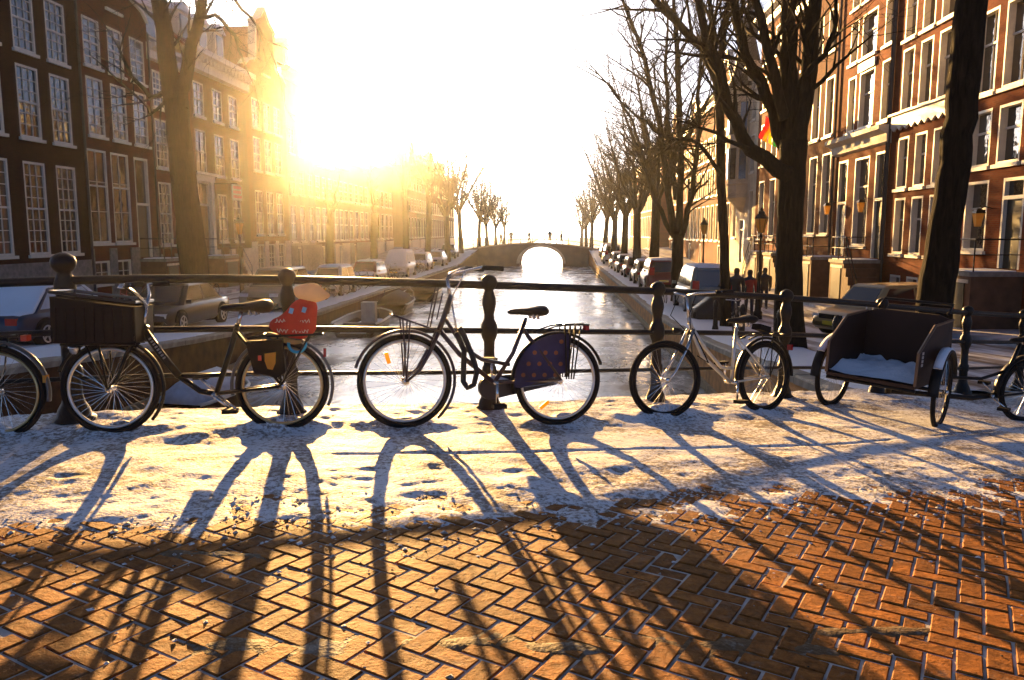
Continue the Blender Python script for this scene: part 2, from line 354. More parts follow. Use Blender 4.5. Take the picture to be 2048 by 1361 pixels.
# quay walls with their coping stones
QWL = mat('shade_toned_quay_brick', (.085, .042, .020), .9, var=.45, scale=3, bump=.6, bscale=14, spec=.15)  # left wall: shade painted in as a darker brick colour
QWR = mat('sun_toned_quay_brick', (.44, .20, .055), .85, var=.4, scale=3, bump=.6, bscale=14)  # right wall: same brick, low sunlight painted in as a brighter gold colour
COPE = mat('coping_stone', (.30, .26, .20), .8, var=.25, scale=5, bump=.3, rand=.15)
def quay(name, x, sgn, ystart, label):
    ys = [y for y in YS if y > ystart]; ys = [ystart] + ys; b = MB(); vs = []; fs = []
    for y in ys:
        z = quay_z(y); vs += [(x, y, -1.2), (x, y, z - .12), (x + sgn * .45, y, z - .12), (x + sgn * .45, y, -1.2)]
    for i in range(len(ys) - 1):
        for j in range(4): fs.append((i * 4 + j, i * 4 + (j + 1) % 4, i * 4 + 4 + (j + 1) % 4, i * 4 + 4 + j))
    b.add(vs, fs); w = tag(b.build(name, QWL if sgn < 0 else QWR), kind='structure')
    cm = MB(); cm.loft([[(px, y, z) for px, z in ((-.04, -.13), (.42, -.13), (.42, .02), (0, .02), (-.04, -.02))] for y in (-.59, .59)])
    me = cm.mesh('coping_stone', COPE); y = ystart + .6
    while y < 78:
        o = link('coping_stone', me, w, (x, y, quay_z(y) + random.uniform(-.006, .006)), (math.atan2(quay_z(y + .6) - quay_z(y - .6), 1.2), 0, 0))
        if sgn < 0: o.rotation_euler = (-o.rotation_euler[0], 0, math.pi)
        y += 1.2
    wl_ = MB(); wl_.bx(x - sgn * .11, x - sgn * .003, ystart, 96, .06, .24); wl_.build('timber_waling', mat('waling', (.25, .19, .11), .8, var=.3), w)
    return w
random.seed(3)
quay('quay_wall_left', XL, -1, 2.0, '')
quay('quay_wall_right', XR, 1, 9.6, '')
# trodden snow ridge along each quay edge
def ridge(name, x0, x1, ystart, seed):
    X, Y = np.meshgrid(np.linspace(x0, x1, 16), np.arange(ystart, 96, .35), indexing='ij')
    t = (X - x0) / (x1 - x0); Z = np.interp(Y, QY, [EYE.z - d for d in QD]) + (.03 + .10 * fbm(X, Y, 1.2, seed)) * np.clip(np.sin(np.pi * np.clip(t, .02, .98)) * 2.2, 0, 1) - .015
    return tag(link(name, grid_mesh(name, SNOW, X, Y, Z)), 'white snow lying along the quay edge beside the water', 'snow', kind='stuff')
ridge('quay_snow', XL - 2.3, XL - .12, 3, 21); ridge('quay_snow', XR + .14, XR + 1.9, 10.6, 31)

# ------------------------------------------------------------------ the bridge we stand on
def clinker_mat():
    m, n, l, b = new_mat('clinker_brick')
    tc = n.new('ShaderNodeTexCoord'); ge = n.new('ShaderNodeNewGeometry'); oi = n.new('ShaderNodeObjectInfo')
    n1 = n.new('ShaderNodeTexNoise'); n1.inputs['Scale'].default_value = 22; n1.inputs['Detail'].default_value = 7; n1.inputs['Roughness'].default_value = .7; l.new(ge.outputs['Position'], n1.inputs[0])
    wh = n.new('ShaderNodeTexNoise'); wh.inputs['Scale'].default_value = 1.7; wh.inputs['Detail'].default_value = 3; l.new(ge.outputs['Position'], wh.inputs[0])
    rp = n.new('ShaderNodeValToRGB'); e = rp.color_ramp.elements; e[0].position = .28; e[1].position = .75; e[0].color = (.10, .034, .007, 1); e[1].color = (.42, .150, .025, 1)
    l.new(n1.outputs['Fac'], rp.inputs[0])
    a = n.new('ShaderNodeMath'); a.operation = 'ADD'; l.new(oi.outputs['Random'], a.inputs[0]); l.new(wh.outputs['Fac'], a.inputs[1])
    mr = n.new('ShaderNodeMapRange'); mr.inputs['From Min'].default_value = .2; mr.inputs['From Max'].default_value = 1.6; mr.inputs['To Min'].default_value = .50; mr.inputs['To Max'].default_value = 1.45; l.new(a.outputs[0], mr.inputs[0])
    hs = n.new('ShaderNodeHueSaturation'); l.new(mr.outputs[0], hs.inputs['Value']); l.new(rp.outputs[0], hs.inputs['Color'])
    # frost and salt dust caught on the surface
    n4 = n.new('ShaderNodeTexNoise'); n4.inputs['Scale'].default_value = 7; n4.inputs['Detail'].default_value = 8; n4.inputs['Roughness'].default_value = .75; l.new(ge.outputs['Position'], n4.inputs[0])
    fr = n.new('ShaderNodeValToRGB'); fr.color_ramp.elements[0].position = .56; fr.color_ramp.elements[1].position = .72; fr.color_ramp.elements[1].color = (.28, .28, .28, 1)
    l.new(n4.outputs['Fac'], fr.inputs[0])
    mx = n.new('ShaderNodeMix'); mx.data_type = 'RGBA'; mx.inputs['B'].default_value = (.46, .42, .36, 1); l.new(fr.outputs[0], mx.inputs['Factor']); l.new(hs.outputs[0], mx.inputs['A'])
    l.new(mx.outputs['Result'], b.inputs['Base Color']); b.inputs['Roughness'].default_value = .7; b.inputs['Specular IOR Level'].default_value = .10
    bp = n.new('ShaderNodeBump'); bp.inputs['Strength'].default_value = .9; bp.inputs['Distance'].default_value = .010
    l.new(n1.outputs['Fac'], bp.inputs['Height']); l.new(bp.outputs[0], b.inputs['Normal'])
    return m
CLINKER = clinker_mat()
S_, N_ = np.meshgrid(np.linspace(-8.5, 15, 120), np.linspace(-.32, 9.5, 30), indexing='ij')
def sn_arrays(S, N):
    t = np.interp(S, _S, _TH); X = np.interp(S, _S, _X) + np.sin(t) * N; Y = np.interp(S, _S, _Y) - np.cos(t) * N
    return X, Y, EYE.z - np.interp(S, _S, _D)
X_, Y_, Z_ = sn_arrays(S_, N_)
deck = tag(link('bridge_deck', grid_mesh('bridge_deck', mat('joint_sand', (.44, .42, .39), .9, var=.45, scale=9), X_, Y_, Z_ - .0055)), kind='structure')
b = MB(); secs = []
for s in np.linspace(-8.5, 15, 80):
    z = EYE.z - deck_drop(s)
    secs.append([(*sn(s, n), zz) for n, zz in ((-.32, -1.2), (-.32, z - .02), (-.02, z - .02), (-.02, -1.2))])
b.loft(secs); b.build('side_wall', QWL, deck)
b = MB(); secs = []
for s in np.linspace(-8.5, 15, 80):
    z = EYE.z - deck_drop(s)
    secs.append([(*sn(s, n), zz) for n, zz in ((-.36, z - .16), (-.36, z - .004), (.16, z - .004), (.16, z - .16))])
b.loft(secs); b.build('edge_stone', COPE, deck)

# snow on the deck as a height field above the paving
contacts = []           # wheels standing in the snow: filled by the placements below
PL = {'left': ((225, 870), (567, 862)), 'mid': ((808, 857), (1113, 851)), 'third': ((1328, 839), (1527, 826)), 'far': ((-420, 884), (0, 880))}
for k_ in PL:
    for q in PL[k_]: contacts.append(to_sn(*G(*q).xy))
slush = [(G(420, 1290), .30, .055), (G(930, 1283), .20, .06), (G(1110, 1292), .14, .05), (G(1440, 1287), .26, .07), (G(1570, 1302), .16, .045), (G(480, 1110), .22, .04), (G(1790, 1262), .24, .03)]
S_, N_ = np.meshgrid(np.arange(-3.6, 9.8, .017), np.arange(-.34, 4.6, .017), indexing='ij')
KERB = tuple(zip(*sorted(to_sn(*G(*q).xy) for q in ((0, 930), (400, 918), (800, 913), (1250, 905), (1700, 893)))))
_fr = random.Random(19); FEET = [(_fr.uniform(-2.5, 8), _fr.uniform(.55, 2.2), _fr.choice([0, .2, 3.0, 1.4]) + _fr.gauss(0, .2)) for _ in range(40)]
EDGE = tuple(zip(*sorted(to_sn(*G(*q).xy) for q in ((0, 1045), (300, 1035), (600, 1020), (1024, 1005), (1300, 1005), (1700, 985), (2048, 965)))))
def snow_depth(S, N):
    edge = np.interp(S, EDGE[0], EDGE[1]) + .30 * (fbm(S, N, 1.1, 41) - .47) + .26 * (fbm(S, N, .22, 47) - .47)
    e = edge - N
    fine = fbm(S, N, .16, 51, 4) - .47; med = fbm(S, N, .7, 61, 3) - .44
    h = np.clip(e * .030, -.03, .020) + .012 * med + .034 * fine * np.clip(1.3 - e * .8, .5, 1) + .002
    nearrail = np.clip((.62 + .5 * med - N) * 3.0, 0, 1)
    h = h + nearrail * (.022 + .040 * np.clip(med + .1, 0, 1) + .02 * fine)
    for cs, cn in contacts:
        d2 = ((S - cs) / .24) ** 2 + ((N - cn) / .10) ** 2
        h = h + .055 * np.exp(-d2) * (.6 + 1.6 * (fine + .3))
    kn = np.interp(S, KERB[0], KERB[1]) + .03 * (fbm(S, N, .5, 91) - .47)
    h = h - .020 * np.exp(-((N - kn) / .022) ** 2) * np.clip(fbm(S, N, .8, 95) * 2.2 - .5, 0, 1)
    for fs_, fn_, fa in FEET:
        dx, dy = S - fs_, N - fn_; c_, s__ = math.cos(fa), math.sin(fa); x2, y2 = dx * c_ + dy * s__, dy * c_ - dx * s__
        h = h - .0045 * np.exp(-((x2 / .11) ** 4 + (y2 / .042) ** 4))
    return h
H_ = snow_depth(S_, N_); X_, Y_, Z_ = sn_arrays(S_, N_)
keep = H_ > -.012
gm = grid_mesh('trodden_snow', SNOWD, X_, Y_, Z_ + np.clip(H_, -.03, .2) )
tag(link('trodden_snow', gm), 'trodden white snow covering the pavement along the bridge railing', 'snow', kind='stuff')
S_, N_ = np.meshgrid(np.arange(-1.5, 7.0, .02), np.arange(1.6, 5.2, .02), indexing='ij')
def slush_depth(S, N):
    h = np.full(S.shape, -.02); dl = R(18); fine = fbm(S, N, .14, 81, 4) - .47
    for p, a, c in slush:
        cs, cn = to_sn(p.x, p.y); dx, dy = S - cs, N - cn
        x2, y2 = dx * math.cos(dl) + dy * math.sin(dl), dy * math.cos(dl) - dx * math.sin(dl)
        h = np.maximum(h, np.clip(1 - np.sqrt((x2 / a) ** 2 + (y2 / c) ** 2) + 3.4 * fine - .25, -1, .6) * .007 - .0008)
    return h
X_, Y_, Z_ = sn_arrays(S_, N_)
tag(link('slush', grid_mesh('slush', SLUSH, X_, Y_, Z_ + slush_depth(S_, N_))), 'thin grey slush patches lying on the brick paving', 'slush', kind='stuff')
# herringbone clinkers: the 300 largest in view are parts, the rest one part
GA = R(-27.0); BW = .093
ga, gb = Vector((math.cos(GA), math.sin(GA))), Vector((-math.sin(GA), math.cos(GA)))
def brick_mb(L, W, rng):
    a, c = L / 2 - .0040 - rng.uniform(0, .0015), W / 2 - .0040 - rng.uniform(0, .0015); i = .0045; m = MB()
    vs = []
    for (x, y, z) in ((a, c, -.05), (a, c, -.0045), (a - i, c - i, 0)):
        vs += [(-x, -y, z), (x, -y, z), (x, y, z), (-x, y, z)]
    vs = [(x + rng.uniform(-.0012, .0012), y + rng.uniform(-.0012, .0012), z) for x, y, z in vs]
    fs = [(8, 9, 10, 11)]
    for k in (0, 4):
        for j in range(4): fs.append((k + j, k + (j + 1) % 4, k + 4 + (j + 1) % 4, k + 4 + j))
    return m.add(vs, fs)
rng = random.Random(11)
variants = [brick_mb(2 * BW, BW, rng) for _ in range(8)]
vmesh = [v.mesh('brick', CLINKER) for v in variants]
cand = []
for i in range(-74, 74):
    for j in range(-74, 74):
        t = (i - j) % 4
        if t == 0: cx, cy, r_ = (i + 1) * BW, (j + .5) * BW, GA
        elif t == 3: cx, cy, r_ = (i + .5) * BW, (j + 1) * BW, GA + math.pi / 2
        else: continue
        p = ga * cx + gb * cy + Vector((0.6, 4.0))
        s, n = to_sn(p.x, p.y)
        if n < .18 or n > 5.6 or s < -3.5 or s > 9.7: continue
        z = deck_z(p.x, p.y); X, Y, w = project((p.x, p.y, z))
        inside = w > .5 and -60 < X < 2108 and 780 < Y < 1420
        cand.append([p, r_, z, False, w, inside, s, n])
hs_ = snow_depth(np.array([c[6] for c in cand]), np.array([c[7] for c in cand]))
for c, h in zip(cand, hs_): c[3] = c[5] and h < .004
seen = sorted([c for c in cand if c[3]], key=lambda c: c[4])[:300]
ids = {id(c) for c in seen}; rest = MB()
for c in cand:
    p, r_, z = c[0], c[1], c[2]; k = rng.randrange(8)
    t_ = float(np.interp(c[6], _S, _TH)); sl = deck_drop(c[6] + .1) - deck_drop(c[6] - .1)
    nv = Vector((sl / .2 * math.cos(t_), sl / .2 * math.sin(t_), 1)).normalized()
    base = Matrix.Rotation(r_ + rng.gauss(0, .008), 3, 'Z')
    q = Vector((0, 0, 1)).rotation_difference(nv).to_matrix() @ base @ Matrix.Rotation(rng.gauss(0, .016), 3, 'X') @ Matrix.Rotation(rng.gauss(0, .010), 3, 'Y')
    loc = Vector((p.x, p.y, z + rng.gauss(0, .0016)))
    if id(c) in ids:
        o = link('brick', vmesh[k], deck, loc); o.rotation_euler = q.to_euler()
    else:
        rest.add([q @ Vector(v) + loc for v in variants[k].v], variants[k].f)
tag(rest.build('brick_paving', CLINKER, deck), kind='stuff')

# crumbs of snow and grit kicked out over the bricks
_cr = random.Random(29); sc_ = MB(); gr_ = MB()
for _ in range(9000):
    s_ = _cr.uniform(-2.4, 8.2); over = _cr.expovariate(2.6); n_ = float(np.interp(s_, EDGE[0], EDGE[1])) - .25 + over
    if n_ > 4.4: continue
    a_ = min(_cr.expovariate(1 / .0045) + .0025, .02) * (1 if over < .8 else .75); x_, y_ = sn(s_, n_); z_ = EYE.z - deck_drop(s_)
    o_ = [(x_ + a_ * _cr.uniform(.6, 1.4), y_, z_), (x_, y_ + a_ * _cr.uniform(.6, 1.4), z_), (x_ - a_ * _cr.uniform(.6, 1.4), y_, z_), (x_, y_ - a_ * _cr.uniform(.6, 1.4), z_), (x_ + a_ * _cr.uniform(-.3, .3), y_ + a_ * _cr.uniform(-.3, .3), z_ + a_ * _cr.uniform(.35, .8))]
    (gr_ if over > .35 and a_ < .009 and _cr.random() < .45 else sc_).add(o_, [(0, 1, 4), (1, 2, 4), (2, 3, 4), (3, 0, 4)])
tag(sc_.build('snow_crumbs', SNOWD, None, True), 'loose crumbs of snow scattered over the brick paving', 'snow', kind='stuff')
tag(gr_.build('grit', mat('road_grit', (.05, .03, .018), .9), None), 'dark road grit scattered over the brick paving', 'grit', kind='stuff')

# railing: iron posts, three rails
rail = thing('bridge_railing', 'black iron bridge railing with turned posts and three rails above the canal', 'railing', (0, 0, 0))
prof = [(.115, -.05), (.115, .045), (.095, .06), (.085, .10), (.062, .15), (.052, .20), (.050, .30), (.058, .315), (.062, .35), (.058, .385), (.048, .40), (.044, .52), (.046, .60), (.060, .63), (.068, .66), (.068, .72), (.060, .75), (.044, .78), (.040, .82),
        (.048, .86), (.058, .91), (.056, .95), (.042, 1.00), (.036, 1.02), (.052, 1.035), (.066, 1.06), (.068, 1.09), (.058, 1.12), (.034, 1.14), (.012, 1.148)]
pm = MB().lathe(prof, 16).mesh('post', IRON, True)
POSTS = [-3.2, -1.6, 0.0, 1.57, 3.17, 4.86, 6.58, 8.24, 10.2, 11.9]
for s in POSTS:
    x, y = sn(s, -.1); o = link('post', pm, rail, (x, y, EYE.z - deck_drop(s) + .005))
    if s == 0.0: o.scale = (1.3, 1.3, 1.10); o['label'] = 'thicker taller post with a large ball finial behind the crate'
for h, r, sq in ((.345, .017, 1), (.69, .024, 1), (1.065, .032, 1)):
    MB().tube([(*sn(s, -.1), EYE.z - deck_drop(s) + h) for s in np.linspace(-3.4, 12.1, 90)], r, 10).build('rail', IRON, rail, True)

# ------------------------------------------------------------------ the far bridge across the canal
fb = thing('arched_bridge', 'low arched stone bridge with thin railing crossing the canal in the distance', 'bridge', (0, 98, 0))
BST = mat('far_bridge_stone', (.17, .11, .06), .85, var=.3, scale=1.2, bump=.4)
def dz(x): return 2.72 - .012 * (x + 2.8) ** 2
arch = [(-1.85 + 2.65 * math.cos(a), .35 + 2.0 * math.sin(a)) for a in np.linspace(math.pi, 0, 17)]
top = [(x, dz(x)) for x in np.linspace(XR + 2.2, XL - 2.2, 15)]
MB().prism([(XL - 2.2, -1)] + [(arch[0][0], -1)] + arch + [(arch[-1][0], -1)] + [(XR + 2.2, -1)] + top, 0, 7.5).build('span', BST, fb)
MB().prism([(x * 1.0, z) for x, z in [(-1.85 + 3.0 * math.cos(a), .35 + 2.33 * math.sin(a)) for a in np.linspace(math.pi, 0, 17)]] + arch[::-1], -.06, .0).build('arch_ring', CREAM, fb)
cb = MB(); cb.loft([[(x, -.1, dz(x) - .02), (x, .3, dz(x) - .02), (x, .3, dz(x) + .16), (x, -.1, dz(x) + .16)] for x in np.linspace(XL - 2.2, XR + 2.2, 15)]); cb.build('cornice', COPE, fb)
pm2 = MB().lathe([(.06, 0), (.06, .1), (.035, .15), (.035, .9), (.06, .95), (.03, 1.05)], 8).mesh('post', IRON)
for x in np.arange(XL - 2, XR + 2.2, 1.45): link('post', pm2, fb, (x, .1, dz(x) + .14))
for h in (.45, .95): MB().tube([(x, .1, dz(x) + .14 + h) for x in np.linspace(XL - 2.2, XR + 2.2, 15)], .03, 6).build('rail', IRON, fb)
# ------------------------------------------------------------------ houses
HM = {
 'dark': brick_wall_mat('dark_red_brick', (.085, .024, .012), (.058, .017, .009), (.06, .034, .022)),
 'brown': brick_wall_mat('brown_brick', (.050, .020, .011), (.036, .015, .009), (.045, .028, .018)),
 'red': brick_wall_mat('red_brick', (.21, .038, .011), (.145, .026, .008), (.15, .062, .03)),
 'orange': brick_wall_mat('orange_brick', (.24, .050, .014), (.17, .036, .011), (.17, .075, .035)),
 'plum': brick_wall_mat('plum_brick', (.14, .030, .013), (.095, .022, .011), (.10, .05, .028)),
 'cream': mat('cream_render', (.55, .46, .32), .8, var=.2, scale=1.5),
 'grey': mat('grey_render', (.34, .30, .25), .8, var=.2, scale=1.5),
}
WC = {}; WRNG = random.Random(8)
def window_meshes(w, h, cols, rows, deep, meet, pane=0):
    key = (round(w, 2), round(h, 2), cols, rows, deep, meet, pane)
    if key in WC: return WC[key]
    fw = .085; fr = MB()
    fr.bx(-w / 2, -w / 2 + fw, .004, deep, 0, h); fr.bx(w / 2 - fw, w / 2, .004, deep, 0, h)
    fr.bx(-w / 2 + fw, w / 2 - fw, .006, deep, 0, fw); fr.bx(-w / 2 + fw, w / 2 - fw, .006, deep, h - fw, h)
    iw, ih = w - 2 * fw, h - 2 * fw; g = deep - .05
    if meet: fr.bx(-iw / 2, iw / 2, g - .045, g + .02, fw + ih * meet - .035, fw + ih * meet + .035)
    for c in range(1, cols):
        x = -iw / 2 + iw * c / cols; fr.bx(x - .014, x + .014, g - .025, g + .012, fw, h - fw)
    for r in range(1, rows):
        z = fw + ih * r / rows
        if meet and abs(z - fw - ih * meet) < .08: continue
        fr.bx(-iw / 2, iw / 2, g - .022, g + .011, z - .014, z + .014)
    pa = MB(); pa.bx(-iw / 2 - .01, iw / 2 + .01, g + .013, g + .03, fw - .01, h - fw + .01)
    si = MB(); si.bx(-w / 2 - .09, w / 2 + .09, -.10, .04, -.12, -.003)
    sn_ = MB(); sn_.loft([[(x, -.095, -.002), (x, .0, -.002), (x, .0, .03), (x, -.07, .025)] for x in (-w / 2 - .07, w / 2 + .07)])
    WC[key] = (fr.mesh('frame', WHITE), pa.mesh('pane', PANES[pane]), si.mesh('sill', WHITE), sn_.mesh('sill_snow', SNOW))
    return WC[key]
def add_window(root, x, z, w, h, cols=2, rows=4, deep=.14, meet=.5, sill=True, snow=False, simple=False):
    f, p, s, q = window_meshes(w, h, cols, rows, deep, meet, WRNG.randrange(4))
    o = link('window', f, root, (x, 0, z)); link('pane', p, o)
    if sill: link('sill', s, o)
    if snow: link('sill_snow', q, o)
    return o
def facade_mb(W, H, ops, depth=.3, gable=None):
    xs = sorted({0, W} | {round(o[0] - o[2] / 2, 3) for o in ops} | {round(o[0] + o[2] / 2, 3) for o in ops})
    zs = sorted({0, H} | {round(o[1], 3) for o in ops} | {round(o[1] + o[3], 3) for o in ops}); b = MB()
    xs = [x for x in xs if 0 <= x <= W]; zs = [z for z in zs if 0 <= z <= H]
    for i in range(len(xs) - 1):
        for j in range(len(zs) - 1):
            cx, cz = (xs[i] + xs[i + 1]) / 2, (zs[j] + zs[j + 1]) / 2
            if any(abs(cx - o[0]) < o[2] / 2 and o[1] < cz < o[1] + o[3] for o in ops): continue
            b.add([(xs[i], 0, zs[j]), (xs[i + 1], 0, zs[j]), (xs[i + 1], 0, zs[j + 1]), (xs[i], 0, zs[j + 1])], [(0, 1, 2, 3)])
    for x, z, w, h in ops:
        x0, x1, z0, z1 = x - w / 2, x + w / 2, z, z + h
        v = [(x0, 0, z0), (x1, 0, z0), (x1, 0, z1), (x0, 0, z1)] + [(x0, depth, z0), (x1, depth, z0), (x1, depth, z1), (x0, depth, z1)]
        b.add(v, [(0, 4, 5, 1), (1, 5, 6, 2), (2, 6, 7, 3), (3, 7, 4, 0), (4, 7, 6, 5)])
    b.add([(0, 0, 0), (0, 9, 0), (0, 9, H), (0, 0, H), (W, 0, 0), (W, 9, 0), (W, 9, H), (W, 0, H)], [(0, 3, 2, 1), (4, 5, 6, 7), (1, 2, 6, 5)])
    if gable: b.prism(gable, 0, .35)
    return b
def cornice(root, W, z, h, out, m=WHITE, x0=-.12, dentils=False):
    b = MB(); b.loft([[(x, -.004, z), (x, -out * .35, z + h * .1), (x, -out * .4, z + h * .55), (x, -out, z + h * .75), (x, -out, z + h), (x, .2, z + h), (x, .2, z)] for x in (x0, W - x0)])
    o = b.build('cornice', m, root)
    if dentils:
        d = MB(); n = int(W / .5)
        for i in range(n): xx = (i + .5) * W / n; d.bx(xx - .07, xx + .07, -out * .8, -out * .3, z + h * .45, z + h * .72)
        d.build('bracket', m, o)
    return o
def door(root, x, z, w, h, m=DOORG, transom=.7, surround=False):
    dh = h - transom if transom else h
    d = MB(); d.bx(x - w / 2 + .1, x + w / 2 - .1, .12, .18, z, z + dh - .05)
    for a in (.12, .55):
        d.bx(x - w / 2 + .2, x + w / 2 - .2, .105, .122, z + dh * a, z + dh * (a + .32))
    o = d.build('door', m, root)
    k = MB(); k.lathe([(.03, -.03), (.035, 0), (.03, .03)], 8, (x + w * .3, .08, z + dh * .45)); k.build('door_knob', CHROME, o, True)
    f = MB(); f.bx(x - w / 2, x - w / 2 + .1, .004, .2, z, z + h); f.bx(x + w / 2 - .1, x + w / 2, .004, .2, z, z + h); f.bx(x - w / 2 + .1, x + w / 2 - .1, .006, .2, z + h - .1, z + h)
    if transom: f.bx(x - w / 2 + .1, x + w / 2 - .1, .006, .2, z + dh - .05, z + dh + .06)
    f.build('door_frame', WHITE, o)
    if transom:
        t = MB(); t.bx(x - w / 2 + .1, x + w / 2 - .1, .14, .16, z + dh + .06, z + h - .1); t.build('transom_pane', PANE, o)
    if surround:
        s = MB(); s.bx(x - w / 2 - .35, x - w / 2, -.14, .02, z - .3, z + h); s.bx(x + w / 2, x + w / 2 + .35, -.14, .02, z - .3, z + h)
        s.bx(x - w / 2 - .42, x + w / 2 + .42, -.18, .02, z + h, z + h + .35); s.bx(x - w / 2 - .55, x + w / 2 + .55, -.34, .02, z + h + .35, z + h + .5); s.build('door_surround', WHITE, o)
    return o
STOOP = mat('stoop_brick', (.11, .055, .03), .85, var=.35, scale=3, bump=.5)
def stoop(root, x, w, z, out, side=1, steps=7, run=.28):
    """landing in front of a raised door, steps down along the front, iron railings"""
    b = MB(); b.bx(x - w / 2, x + w / 2, -out, -.004, 0, z - .14); o = b.build('stoop', STOOP, root)
    MB().bx(x - w / 2 - .05, x + w / 2 + .05, -out - .06, -.005, z - .139, z).build('landing_slab', STONE, o)
    MB().bx(x - w * .32, x + w * .32, -out - .03, -out - .001, .05, z - .35).build('cellar_door', DOORG, o)
    MB().bx(x - w * .42, x + w * .42, -out - .022, -out - .0005, z - .345, z - .24).build('cellar_lintel', CREAM, o)
    sn_ = MB(); sn_.bx(x - w / 2 + .05, x + w / 2 - .05, -out + .05, -.2, z + .002, z + .035); sn_.build('stoop_snow', SNOW, o)
    for i in range(steps):
        zz = z * (steps - i - .0) / (steps + 1); xx = x + side * (w / 2 + (i + .5) * run)
        q = MB(); q.bx(xx - run / 2, xx + run / 2, -out, -.35, 0, zz - z / (steps + 1) * .02); q.build('step', STOOP, o)
    f = MB(); top = z + .95; xe = x + side * (w / 2 + steps * run)
    for (xa, za) in ((x - side * w / 2, z), (x, z), (x + side * w / 2, z), (xe, z / (steps + 1))):
        f.tube([(xa, -out + .05, za), (xa, -out + .05, za + .95)], .022, 6)
    f.tube([(x - side * w / 2, -.1, top), (x - side * w / 2, -out + .05, top), (x + side * w / 2, -out + .05, top), (xe, -out + .05, z / (steps + 1) + .95)], .024, 6)
    f.tube([(x - side * w / 2, -.1, z + .5), (x - side * w / 2, -out + .05, z + .5), (x + side * w / 2, -out + .05, z + .5), (xe, -out + .05, z / (steps + 1) + .5)], .016, 6)
    f.build('stoop_railing', BLACK, o)
    return o
def wall_lamp(root, x, z):
    b = MB(); b.tube([(x, 0, z + .35), (x, -.25, z + .42), (x, -.42, z + .3)], .018, 6); o = b.build('wall_lantern', BLACK, root)
    g = MB(); g.loft([[(x + a * r, -.42 + c * r, z + h) for a, c in ((-1, -1), (1, -1), (1, 1), (-1, 1))] for r, h in ((.07, -.22), (.13, .2))]); g.build('lantern_glass', AMBER, o)
    c = MB(); c.loft([[(x + a * r, -.42 + d * r, z + h) for a, d in ((-1, -1), (1, -1), (1, 1), (-1, 1))] for r, h in ((.16, .202), (.10, .30), (.03, .36))]); c.build('lantern_cap', BLACK, o)
AMBER = mat('amber_glass', (.75, .50, .16), .35, translucent=.75, var=.1)
def gable_roof(root, W, H, rise, m, eave=.2):
    """ridge runs into the block (gable to the street)"""
    b = MB(); b.loft([[(-eave * .2, y, H - .05), (W / 2, y, H + rise - .05), (W + eave * .2, y, H - .05), (W + eave * .2, y, H + .14), (W / 2, y, H + rise + .14), (-eave * .2, y, H + .14)] for y in (.36, 9)])
    return b.build('roof', m, root)
def street_roof(root, W, H, rise, m):
    """ridge runs along the street"""
    b = MB(); b.loft([[(x, -.05, H), (x, 4.2, H + rise), (x, 9, H), (x, 9, H - .15), (x, 4.2, H + rise - .2), (x, -.05, H - .15)] for x in (0, W)])
    return b.build('roof', m, root)
def dormer(root, roof, x, H, w=1.3, h=1.6):
    d = MB(); d.bx(x - w / 2, x + w / 2, .9, 3.2, H + .7, H + .7 + h); o = d.build('dormer', WHITE, roof)
    p = MB(); p.bx(x - w / 2 + .18, x + w / 2 - .18, .86, .899, H + .9, H + .5 + h); p.build('pane', PANE, o)
    r = MB(); r.prism([(x - w / 2 - .12, H + .7 + h), (x + w / 2 + .12, H + .7 + h), (x, H + .7 + h + .55)], .75, 3.4); r.build('dormer_roof', SNOW, o)
def chimney(roof, x, y, z, h=1.6):
    b = MB(); b.bx(x - .45, x + .45, y - .3, y + .3, z - 1.0, z + h); b.bx(x - .52, x + .52, y - .36, y + .36, z + h, z + h + .12)
    o = b.build('chimney', HM['dark'], roof)
    for dx in (-.22, .22): MB().lathe([(.10, 0), (.085, .4), (.10, .42), (.07, .43)], 8, (x + dx, y, z + h + .12)).build('chimney_pot', TILE, o)
def snow_strip(roof, W, H, y=0.0):
    MB().loft([[(x, -.06, H + .01), (x, .8, H + .42), (x, .8, H + .52), (x, -.02, H + .11)] for x in (.05, W - .05)]).build('roof_snow', SNOW, roof)
def downpipe(root, x, H):
    MB().tube([(x, -.09, .2), (x, -.09, H)], .055, 8).build('downpipe', mat('pipe_paint', (.035, .03, .028), .5), root)
